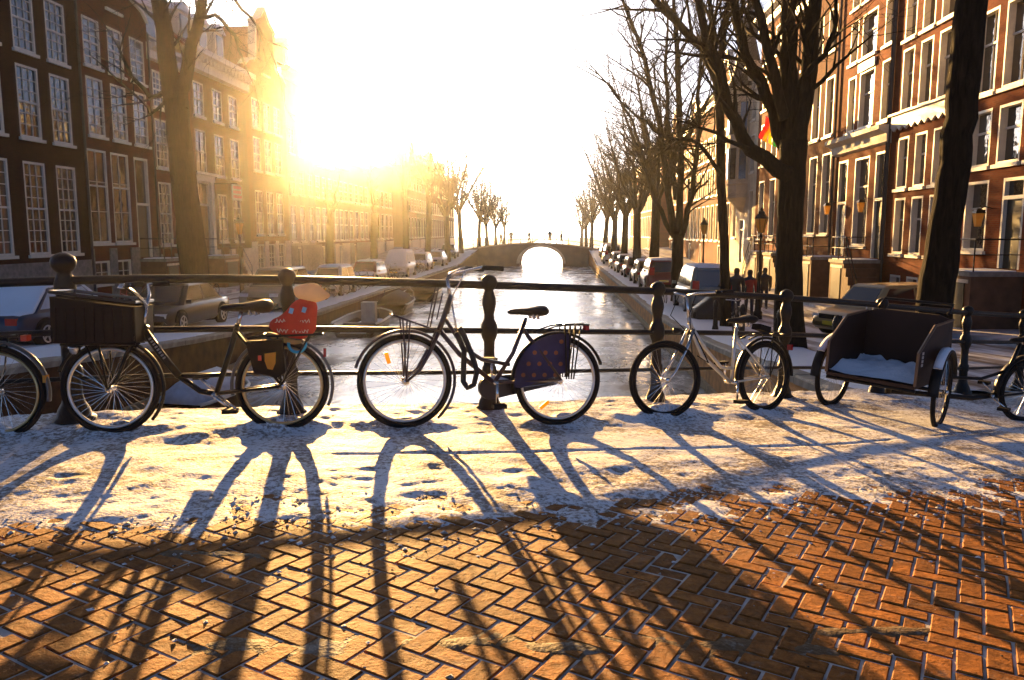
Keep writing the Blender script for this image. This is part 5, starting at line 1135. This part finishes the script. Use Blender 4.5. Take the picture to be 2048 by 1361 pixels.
# ------------------------------------------------------------------ cars
def car_paint(name, c): return mat(name, c, .3, .1, var=.06, coat=.25)
TAIL = mat('tail_lens', (.45, .015, .01), .2); HEADL = mat('head_lens', (.7, .7, .66), .12); PLATE = mat('yellow_plate', (.70, .48, .03), .5)
CW = {}
def car_wheel(rad):
    if rad in CW: return CW[rad]
    t = MB(); t.tube([(0, -.10, 0), (0, -.085, 0), (0, .085, 0), (0, .10, 0)], [rad * .88, rad, rad, rad * .88], 20); t = t.mesh('wheel', RUBBER, True)
    h = MB(); h.ring(rad * .60, .02, 20, 5, (0, -.10, 0))
    for k in range(5):
        a = k * 1.2566; h.beam((0, -.105, 0), (rad * .6 * math.cos(a), -.105, rad * .6 * math.sin(a)), .012, .05)
    CW[rad] = (t, h.mesh('rim', ALLOY)); return CW[rad]
def make_car(label, x, y, yaw, kind='hatch', paint=None, snow=True, group='cars parked along the canal', z=None, blanket=False):
    """local x forwards. yaw 90 = pointing down the canal"""
    spec = dict(hatch=(4.0, 1.70, 1.48, .86, (-1.95, -1.62, .55, 1.15)), sedan=(4.6, 1.78, 1.43, .86, (-1.75, -.95, .55, 1.30)), van=(4.4, 1.80, 1.86, 1.02, (-2.12, -1.95, .75, 1.5)), suv=(4.4, 1.82, 1.74, 1.02, (-2.1, -1.85, .45, 1.05)))[kind]
    Lc, W, H, belt, (g0, g1, g2, g3) = spec; hw = W / 2; rad = .33 if kind != 'suv' else .37; zb = .22
    root = thing('parked_car', label, 'car', (x, y, quay_z(y) if z is None else z), (0, 0, R(yaw)), group)
    st = []
    for t, zt, f in ((-.5, .62, .80), (-.492, belt - .06, .88), (-.45, belt, .95), (-.3, belt, 1), (0, belt + .01, 1), (.18, belt, 1), (.28, belt - .03, .99), (.40, belt - .12, .96), (.47, belt - .2, .9), (.495, .56, .82), (.5, .45, .78)):
        h_ = hw * f; b0 = zb + (.12 if abs(t) > .48 else 0)
        st.append([(t * Lc, s, zz) for s, zz in ((-h_ * .86, b0), (-h_, b0 + .10), (-h_, zt - .14), (-h_ * .93, zt - .02), (-h_ * .7, zt), (h_ * .7, zt), (h_ * .93, zt - .02), (h_, zt - .14), (h_, b0 + .10), (h_ * .86, b0))])
    body = MB().loft(st).build('body', paint, root, True)
    bh, th = hw * .92, hw * .74
    def gl(px, z): t = (z - belt) / (H - belt); return bh * (1 - t) + th * t
    cab = MB(); secs = []
    for f in (0, .35, .7, .92, 1.0):
        z_ = belt - .03 + (H - belt + .03) * f; sh = 1 if f < 1 else .93
        xa, xb = g0 + (g1 - g0) * f, g3 + (g2 - g3) * f; w_ = (bh + (th - bh) * f) * sh
        if f == 1.0: xa += .05; xb -= .06
        secs.append([(xa, -w_ * .92, z_), (xa + .10, -w_, z_), (xb - .12, -w_, z_), (xb, -w_ * .90, z_), (xb, w_ * .90, z_), (xb - .12, w_, z_), (xa + .10, w_, z_), (xa, w_ * .92, z_)])
    cab.loft(secs).build('cabin', paint, root)
    def pt(x_, f, s, off=.006):
        z_ = belt + (H - belt) * f; w_ = bh + (th - bh) * (f * (H - belt) + .03) / (H - belt + .03); return (x_, s * (w_ + off), z_)
    f0, f1 = .10, .86
    for s in (-1, 1):
        xs0, xs1 = (g0 + (g1 - g0) * f0 + .22, g3 + (g2 - g3) * f0 - .22), (g0 + (g1 - g0) * f1 + .16, g3 + (g2 - g3) * f1 - .16); midx = (xs0[0] + xs0[1]) / 2 - .05
        for (a, c_, d, e) in ((xs0[0], midx - .04, midx - .04, xs1[0]), (midx + .04, xs0[1], xs1[1], midx + .04)):
            m = MB(); q = [pt(a, f0, s), pt(c_, f0, s), pt(d, f1, s), pt(e, f1, s)]; q2 = [(p[0], p[1] - s * .03, p[2]) for p in q]
            m.loft([q2, q]).build('side_window', CARGLASS if not blanket else mat('frosted_screen', (.45, .50, .56), .6), root)
    for nm, ga_, gb_, sg in (('windscreen', g3, g2, 1), ('rear_window', g0, g1, -1)):
        q = []
        for f, wf in ((f0, .82), (f1, .80)):
            z_ = belt + (H - belt) * f; fx = ga_ + (gb_ - ga_) * ((f * (H - belt) + .03) / (H - belt + .03)); w_ = (bh + (th - bh) * f) * wf
            q += [(fx + sg * .012, -w_, z_), (fx + sg * .012, w_, z_)]
        q = [q[0], q[1], q[3], q[2]]; q2 = [(p[0] - sg * .03, p[1], p[2]) for p in q]
        MB().loft([q2, q]).build(nm, CARGLASS if not (blanket and sg > 0) else mat('frosted_screen', (.45, .50, .56), .6), root)
    wt, wr = car_wheel(rad)
    for sx in (-.31, .32):
        for s in (-1, 1):
            o = link('wheel', wt, root, (sx * Lc, s * (hw - .06), rad), (0, 0, 0 if s < 0 else math.pi)); link('rim', wr, o)
            MB().prism([(sx * Lc + (rad + .07) * math.cos(a), rad + (rad + .07) * math.sin(a)) for a in np.linspace(.12, math.pi - .12, 10)], s * (hw + .004), s * (hw - .10)).build('wheel_arch', RUBBER, root)
    for s in (-1, 1):
        MB().box((-Lc * .49, s * hw * .70, belt - .16 if kind in ('hatch', 'sedan') else belt + .12), (.10, .26, .16 if kind in ('hatch', 'sedan') else .40)).build('tail_light', TAIL, root)
        MB().box((Lc * .468, s * hw * .66, belt - .27), (.14, .34, .13)).build('headlight', HEADL, root)
        MB().box((g3 - .22, s * (hw + .06), belt + .07), (.10, .16, .12)).build('mirror', paint, root)
    MB().box((-Lc * .497, 0, .62), (.03, .52, .11)).build('number_plate', PLATE, root); MB().box((Lc * .4985, 0, .42), (.03, .52, .11)).build('number_plate', PLATE, root)
    MB().box((Lc * .492, 0, .60), (.05, W * .5, .13)).build('grille', RUBBER, root)
    MB().box((-Lc * .496, 0, .36), (.06, W * .84, .16)).build('bumper', RUBBER, root)
    if snow and not blanket or blanket:
        rs = MB(); t = .07 if not blanket else .12
        rs.loft([[(a, -th * w_, z_), (a, th * w_, z_), (a, th * w_ * .93, z_ + t * k), (a, 0, z_ + t * k * 1.25), (a, -th * w_ * .93, z_ + t * k)] for a, w_, z_, k in ((g1 + .02, .80, H - .03, .2), (g1 + .12, .93, H - .005, .9), ((g1 + g2) / 2, .96, H + .0, 1), (g2 - .14, .92, H - .005, .9), (g2 - .02, .80, H - .03, .2))]); rs.build('roof_snow', SNOW, root, True)
        hs_ = MB(); hs_.loft([[(a, -hw * .8, z_), (a, hw * .8, z_), (a, hw * .7, z_ + .05), (a, -hw * .7, z_ + .05)] for a, z_ in ((g3 + .06, belt - .0), (Lc * .36, belt - .09), (Lc * .44, belt - .18))]); hs_.build('bonnet_snow', SNOW, root, True)
        if blanket:
            bs = MB(); secs = []
            for x_, z_, w_ in ((-Lc * .495, belt - .16, hw * .84), (-Lc * .45, belt + .03, hw * .9), (g0 + .05, belt + .06, hw * .88), ((g0 + g1) / 2, (belt + H) / 2 + .08, hw * .84), (g1 + .05, H + .06, th * .98), ((g1 + g2) / 2, H + .11, th * 1.02), (g2 - .02, H + .07, th * .98), ((g2 + g3) / 2, (belt + H) / 2 + .08, hw * .82), (g3, belt + .08, hw * .88), (Lc * .34, belt - .0, hw * .9), (Lc * .45, belt - .14, hw * .84), (Lc * .49, .58, hw * .76)):
                secs.append([(x_, -w_, z_ - .10), (x_, -w_ * .94, z_ - .01), (x_, -w_ * .6, z_ + .02), (x_, 0, z_ + .03), (x_, w_ * .6, z_ + .02), (x_, w_ * .94, z_ - .01), (x_, w_, z_ - .10), (x_, w_ * .8, z_ - .13), (x_, -w_ * .8, z_ - .13)])
            bs.loft(secs).build('snow_blanket', SNOW, root, True)
    return root
SILV = car_paint('silver_car', (.42, .42, .40)); BLK = car_paint('black_car', (.012, .012, .014)); DBL = car_paint('dark_blue_car', (.02, .03, .06)); GRN = car_paint('grey_green_car', (.14, .15, .13)); DRED = car_paint('dark_red_car', (.16, .02, .015)); GOLDC = car_paint('gold_car', (.34, .22, .09)); WHT = car_paint('white_car', (.6, .6, .58))
GC = 'cars parked along the canal'
make_car('car blanketed in snow with frosted windscreen at the left photo edge', -13.2, 20.0, 90, 'sedan', DBL, True, GC, blanket=True)
make_car('dark sedan parked beside the foot of the forked elm', -12.0, 24.6, -90, 'sedan', BLK, False, GC)
make_car('olive off-road car facing the bridge just past the forked elm', -11.7, 33.0, -90, 'suv', GRN, False, GC)
make_car('silver car with snowy bonnet behind the olive off-road car', -11.6, 41.0, -90, 'hatch', SILV, True, GC)
make_car('tall van wholly covered in white snow on the shaded quay', -11.4, 58.0, -90, 'van', WHT, True, GC, blanket=True)
for y_, k_, p_, lb in ((48.5, 'hatch', DRED, 'dark red car on the shaded quay before the snowy van'), (67.5, 'hatch', WHT, 'white car after the snowy van, shaded quay'), (76.5, 'sedan', SILV, 'silver sedan near the far bridge, shaded quay'), (86.0, 'hatch', DBL, 'last car before the far bridge, shaded quay')):
    make_car(lb, -11.5, y_, -90, k_, p_, True, GC)
make_car('boxy grey van seen from behind in front of the four limbed elm', 6.05, 33.6, 90, 'van', GRN, True, GC)
make_car('dark red off-road car with lit tail lights behind the grey van', 5.75, 45.4, 90, 'suv', DRED, True, GC)
for y_, k_, p_, lb in ((51.5, 'hatch', GOLDC, 'gold hatchback ahead of the dark red off-road car'), (58.5, 'hatch', DRED, 'third red car along the sunlit quay'), (65.0, 'sedan', BLK, 'black sedan along the sunlit quay'), (72.0, 'hatch', SILV, 'silver hatchback along the sunlit quay'), (80.5, 'van', SILV, 'silver van near the far bridge, sunlit quay'), (87.5, 'hatch', DBL, 'last car before the far bridge, sunlit quay')):
    make_car(lb, 5.6 + .1 * math.sin(y_), y_, 90, k_, p_, True, GC)
make_car('gold car with sun glaring on its windscreen behind the cargo tricycle', 9.6, 24.0, 205, 'hatch', GOLDC, False, GC)

# ------------------------------------------------------------------ boats
def make_boat(label, x, y, yaw, Lb, W, m_hull, trim=WHITE, cover=None, console=False, snow=True, pulpit=False, h=.55):
    root = thing('moored_boat', label, 'boat', (x, y, 0), (0, 0, R(yaw)), 'boats moored in the canal')
    st = []
    for t in (-.5, -.42, -.2, .1, .3, .42, .485, .5):
        w = W / 2 * (1 if t < .1 else max(.03, 1 - ((t - .1) / .4) ** 2.2)) * (.92 if t == -.5 else 1); sh = h + .10 * max(0, t) * 2
        st.append([(t * Lb, s, z) for s, z in ((0, -.25 + .3 * max(0, t - .2)), (w * .7, -.15), (w, sh), (w - .06 if w > .1 else w * .5, sh), (max(w - .12, w * .3), .12), (-max(w - .12, w * .3), .12), (-(w - .06) if w > .1 else -w * .5, sh), (-w, sh), (-w * .7, -.15))])
    MB().loft(st).build('hull', m_hull, root, True)
    for s in (1, -1):
        MB().tube([(q[2][0], s * q[2][1], q[2][2] + .015) for q in st], .045, 6).build('gunwale', trim, root, True)
    if snow: MB().loft([[(t * Lb, -W * .38 * f, .125), (t * Lb, W * .38 * f, .125), (t * Lb, W * .3 * f, .26), (t * Lb, -W * .3 * f, .27)] for t, f in ((-.44, .9), (-.1, 1), (.2, .85), (.36, .45))]).build('hull_snow', SNOW, root, True)
    if console:
        MB().bx(.02 * Lb, .02 * Lb + .5, -.3, .3, .27, 1.15).build('console', mat('console_grey', (.35, .31, .27), .6), root)
        MB().bx(-.3 * Lb, -.3 * Lb + .35, -W * .36, W * .36, .30, .45).build('bench', mat('boat_wood', (.2, .12, .06), .6), root)
    if pulpit:
        MB().tube([(.1 * Lb, -W * .45, h), (.1 * Lb, -W * .45, h + .5), (.42 * Lb, -W * .2, h + .55), (.47 * Lb, 0, h + .55), (.42 * Lb, W * .2, h + .55), (.1 * Lb, W * .45, h + .5), (.1 * Lb, W * .45, h)], .025, 6).build('pulpit_rail', CHROME, root, True)
    if cover:
        c = MB(); c.loft([[(t * Lb, -W * .5 * f, h), (t * Lb, W * .5 * f, h), (t * Lb, W * .28 * f, h + .35 * k), (t * Lb, 0, h + .55 * k), (t * Lb, -W * .28 * f, h + .35 * k)] for t, f, k in ((-.5, .9, .5), (-.3, 1.02, 1), (.1, 1.0, 1.05), (.32, .68, .7), (.46, .2, .2))]); c.build('tarpaulin', cover, root, True)
    return root
make_boat('open boat with white gunwale and snow on its floor by the shaded quay', -8.0, 33.5, 92, 5.4, 1.9, mat('boat_brown', (.09, .06, .04), .5), console=True)
make_boat('small boat with bow rail moored ahead of the snowy open boat', -8.3, 41.5, 92, 4.6, 1.7, mat('boat_tan', (.20, .13, .07), .5), pulpit=True, snow=False, cover=mat('brown_tarp', (.07, .045, .03), .8, bump=.4))
make_boat('dark boat under a humped brown tarpaulin further up the shaded quay', -8.2, 50.0, 91, 5.8, 2.0, BLACK, cover=mat('brown_tarp', (.07, .045, .03), .8, bump=.4), snow=False)
dg = make_boat('dinghy under a pale snowy tarpaulin glimpsed below the crate bicycle frame', -8.0, 17.9, 80, 2.6, 1.3, BLACK, cover=mat('pale_tarp', (.52, .56, .62), .7, bump=.5), snow=False, h=.4)

# ------------------------------------------------------------------ street lamps
def lamp(label, x, y):
    z = quay_z(y); root = thing('street_lamp', label, 'street lamp', (x, y, z), group='old iron street lamps')
    MB().lathe([(.17, 0), (.17, .25), (.12, .32), (.10, .8), (.13, .86), (.075, .95), (.06, 1.6), (.075, 1.64), (.05, 1.7), (.04, 2.9), (.07, 2.95), (.05, 3.02), (.04, 3.1)], 12).build('post', BLACK, root, True)
    MB().loft([[(a * r, c * r, h) for a, c in [(math.cos(k * math.pi / 3), math.sin(k * math.pi / 3)) for k in range(6)]] for r, h in ((.10, 3.12), (.21, 3.62))]).build('lantern_glass', AMBER, root)
    MB().lathe([(.25, 3.625), (.22, 3.68), (.12, 3.80), (.12, 3.86), (.05, 3.92), (.06, 3.97), (.01, 4.03)], 6).build('lantern_cap', BLACK, root)
    fr = MB()
    for k in range(6):
        a = k * math.pi / 3; fr.tube([(.105 * math.cos(a), .105 * math.sin(a), 3.12), (.215 * math.cos(a), .215 * math.sin(a), 3.62)], .010, 4)
    fr.build('lantern_frame', BLACK, root)
lamp('old street lamp with amber lantern beside the two walkers on the sunlit quay', 7.35, 29.5)
lamp('old street lamp cut by the right photo edge', 7.35, 12.4)
lamp('distant old street lamp on the sunlit quay beyond the slim elm', 8.3, 46.0)
lamp('old street lamp in front of the pedimented house on the shaded quay', -14.4, 36.0)

# ------------------------------------------------------------------ people
def person(label, x, y, z, yaw, coat, trousers, h=1.75, stride=.18, group=None, hair=(.02, .015, .012)):
    root = thing('person', label, 'person', (x, y, z), (0, 0, R(yaw)), group, scale=h / 1.75)
    def skin(name, verts, edges, rad, m, parent):
        me = bpy.data.meshes.new(name); me.from_pydata(verts, edges, []); me.materials.append(m)
        o = link(name, me, parent); md = o.modifiers.new('skin', 'SKIN'); md.use_smooth_shade = True
        for i, r_ in enumerate(rad): me.skin_vertices[0].data[i].radius = r_ if isinstance(r_, tuple) else (r_, r_)
        me.skin_vertices[0].data[0].use_root = True
        sb = o.modifiers.new('sub', 'SUBSURF'); sb.levels = 1; sb.render_levels = 1
        return o
    s = stride
    V = [(0, 0, .95), (0, 0, 1.2), (0, 0, 1.42), (0, 0, 1.52), (.02, 0, 1.60), (.02, 0, 1.70), (0, .19, 1.40), (-.04, .24, 1.12), (.08, .23, .86), (0, -.19, 1.40), (.05, -.24, 1.12), (.02, -.23, .86),
         (0, .10, .90), (s * .8, .10, .48), (s, .10, .07), (s + .16, .11, .035), (0, -.10, .90), (-s * .3, -.10, .48), (-s, -.10, .09), (-s + .16, -.11, .035), (.12, .23, .78), (.06, -.23, .78)]
    E_ = [(0, 1), (1, 2), (2, 3), (3, 4), (4, 5), (2, 6), (6, 7), (7, 8), (2, 9), (9, 10), (10, 11), (0, 12), (12, 13), (13, 14), (14, 15), (0, 16), (16, 17), (17, 18), (18, 19), (8, 20), (11, 21)]
    rd = [(.16, .14), (.17, .14), (.17, .13), .08, .105, .11, .08, .06, .045, .08, .06, .045, .10, .075, .055, .04, .10, .075, .055, .04, .035, .035]
    body = skin('body', V, E_, rd, trousers, root)
    CV = [(0, 0, .80), (0, 0, 1.0), (0, 0, 1.22), (0, 0, 1.46), (0, .20, 1.41), (-.04, .25, 1.12), (.07, .24, .90), (0, -.20, 1.41), (.05, -.25, 1.12), (.02, -.24, .90)]
    skin('coat', CV, [(0, 1), (1, 2), (2, 3), (3, 4), (4, 5), (5, 6), (3, 7), (7, 8), (8, 9)], [(.20, .17), (.20, .16), (.20, .16), (.15, .12), .095, .075, .06, .095, .075, .06], coat, root)
    MB().lathe([(.02, 1.80), (.08, 1.785), (.105, 1.72), (.106, 1.66), (.095, 1.60)][::-1], 12, (.012, 0, 0)).build('hair', mat('hair', hair, .7), root, True)
    return root
COATS = mat('black_coat', (.012, .012, .014), .8); REDC = mat('red_jacket', (.30, .02, .015), .7); JEAN = mat('jeans', (.025, .03, .05), .85); BRC = mat('brown_coat', (.06, .04, .025), .8)
GP = 'people walking on the sunlit quay'
person('person in a black coat walking on the sunlit quay beside the lamp', 6.75, 30.4, quay_z(30.4), 250, COATS, JEAN, 1.80, group=GP)
person('person in a red jacket beside the walker in black', 7.45, 31.3, quay_z(31.3), 262, REDC, JEAN, 1.72, group=GP)
person('person in a brown coat near the parked bicycles on the sunlit quay', 8.7, 34.0, quay_z(34), 80, BRC, JEAN, 1.7, group=GP)
for k, (x_, c_, lb) in enumerate(((-6.8, COATS, 'leftmost tiny pedestrian on the far bridge'), (-5.6, BRC, 'second tiny pedestrian from the left on the far bridge'), (-3.4, COATS, 'tiny pedestrian above the arch of the far bridge'), (-.8, BRC, 'tiny pedestrian right of the far arch crown'), (.6, COATS, 'rightmost tiny pedestrian on the far bridge'))):
    person(lb, x_, 98.9 + .7 * (k % 3), dz(x_), 90 * (k % 2), c_, JEAN, 1.75, group='people on the far bridge')

# ------------------------------------------------------------------ parked bicycles on the quays, black cover, bins
def mini_bike(paint):
    root = thing('parked_bicycle', 'x', 'bicycle', (0, 0, 0), group='x'); r = .34
    ty = MB().ring(r - .02, .02, 24, 5); 
    for i in range(12): a = i * math.pi / 6; ty.tube([(0, 0, 0), ((r - .03) * math.cos(a), 0, (r - .03) * math.sin(a))], .003, 3, cap=False)
    tm = ty.mesh('wheel', RUBBER)
    for x in (0, 1.08): link('wheel', tm, root, (x, 0, r))
    f = MB()
    for p, q, w in (((.22, 0, .9), (.12, 0, .62), .02), ((.14, 0, .68), (.46, 0, .30), .018), ((.18, 0, .78), (.63, 0, .64), .016), ((.7, 0, .88), (.47, 0, .30), .017), ((.64, 0, .7), (1.08, 0, r), .014), ((.47, 0, .3), (1.08, 0, r), .014), ((.13, 0, .64), (0, 0, r), .016)): f.tube([p, q], w, 5)
    f.build('frame', paint, root)
    MB().tube([(.36, -.27, 1.0), (.22, -.12, 1.0), (.2, 0, .98), (.22, .12, 1.0), (.36, .27, 1.0)], .014, 5).build('handlebar', CHROME, root)
    MB().loft([[(.58, -.02, .90), (.58, .02, .90), (.58, .02, .93), (.58, -.02, .93)], [(.84, -.09, .90), (.84, .09, .90), (.84, .08, .95), (.84, -.08, .95)]]).build('saddle', LEATHER, root)
    MB().bx(.85, 1.25, -.06, .06, .71, .73).build('carrier', BLACK, root)
    return root
rng = random.Random(77)
proto = {c: mini_bike(m) for c, m in (('black', BLACK), ('red', car_paint('red_bike', (.30, .03, .02))), ('grey', SILVER))}
fresh = set(proto)
def put_bike(c, x, y, yaw, label, group):
    o = proto[c] if c in fresh else copy_tree(proto[c]); fresh.discard(c)
    o.location = (x, y, quay_z(y) + .03); o.rotation_euler = (R(rng.uniform(-5, 5)), 0, R(yaw)); o['label'] = label; o['group'] = group
    return o
ORD = 'first second third fourth fifth sixth seventh eighth ninth tenth eleventh twelfth thirteenth fourteenth fifteenth sixteenth seventeenth eighteenth nineteenth twentieth twenty-first twenty-second'.split()
for i in range(22):
    y_ = 37.0 + i * 1.55 + rng.uniform(-.3, .3); c = rng.choice(['black', 'black', 'red', 'grey'])
    put_bike(c, -10.9 + rng.uniform(-.1, .1), y_, 180 + rng.uniform(-18, 18), '%s bicycle, %s from the forked elm in the row along the shaded quay edge' % (c, ORD[i]), 'bicycles in the row on the shaded quay')
for i, (x_, y_, yw_, c, lb) in enumerate(((5.0, 22.5, 70, 'black', 'black bicycle parked by the forked trunk on the sunlit quay'), (6.6, 23.0, 60, 'red', 'red bicycle parked nearest the forked trunk, sunlit quay'), (4.9, 36.0, 95, 'black', 'black bicycle parked on the quay edge beside the grey van'), (7.8, 20.5, 50, 'grey', 'grey bicycle parked behind the silver bicycle, sunlit quay'),
                                          (11.0, 39.0, 85, 'black', 'black bicycle leaning by the stoops of the sunlit houses'), (11.1, 27.5, 92, 'black', 'black bicycle against the corner house stoop'), (-16.8, 37.5, 88, 'black', 'black bicycle standing by the dark red house steps'), (-16.9, 30.0, 92, 'red', 'red bicycle against the wide dark brick house'))):
    put_bike(c, x_, y_, yw_, lb, 'bicycles parked on the quays')
cv = thing('scooter_cover', 'black wedge shaped scooter cover standing on the snow before the grey van', 'scooter cover', (5.35, 28.6, quay_z(28.6)), (0, 0, R(20)))
MB().loft([[(-.5, -.3, 0), (-.5, .3, 0), (-.46, .25, .45), (-.46, -.25, .45)], [(0, -.38, 0), (0, .38, 0), (.0, .28, .75), (0, -.28, .75)], [(.35, -.34, 0), (.35, .34, 0), (.40, .25, 1.05), (.40, -.25, 1.05)], [(.6, -.25, 0), (.6, .25, 0), (.52, .18, .98), (.52, -.18, .98)]]).build('cover', mat('black_tarp', (.012, .012, .012), .5, bump=.5, bscale=12), cv, True)
for s in (-.32, .38): MB().tube([(s, -.06, .2), (s, .06, .2)], .2, 14).build('wheel', RUBBER, cv)
for k, (x_, y_) in enumerate(((XR + .9, 14.0), (XR + .9, 17.5), (XR + .9, 21.0), (XR + .9, 24.5))):
    bo = thing('bollard', ['bollard nearest the bridge on the sunlit quay edge', 'second bollard from the bridge on the sunlit quay edge', 'third bollard from the bridge on the sunlit quay edge', 'fourth bollard from the bridge on the sunlit quay edge'][k], 'bollard', (x_, y_, quay_z(y_)), group='iron bollards on the quay edge')
    MB().lathe([(.11, 0), (.10, .1), (.075, .2), (.065, .75), (.085, .8), (.085, .86), (.05, .95), (.01, .98)], 12).build('shaft', IRON, bo, True)

# ------------------------------------------------------------------ winter haze
hz = MB(); hz.bx(-950, 950, -950, 950, -2.6, 24.5); ho = hz.build('haze', None)
hm = bpy.data.materials.new('winter_haze'); hm.use_nodes = True; nn = hm.node_tree.nodes; nn.remove(nn['Principled BSDF'])
pv = nn.new('ShaderNodeVolumePrincipled'); pv.inputs['Color'].default_value = (.96, .95, .93, 1); pv.inputs['Density'].default_value = .00034; pv.inputs['Anisotropy'].default_value = .915
hm.node_tree.links.new(pv.outputs[0], nn['Material Output'].inputs['Volume']); ho.data.materials.append(hm); tag(ho, 'pale golden winter haze filling the air over the canal', 'haze', kind='stuff')
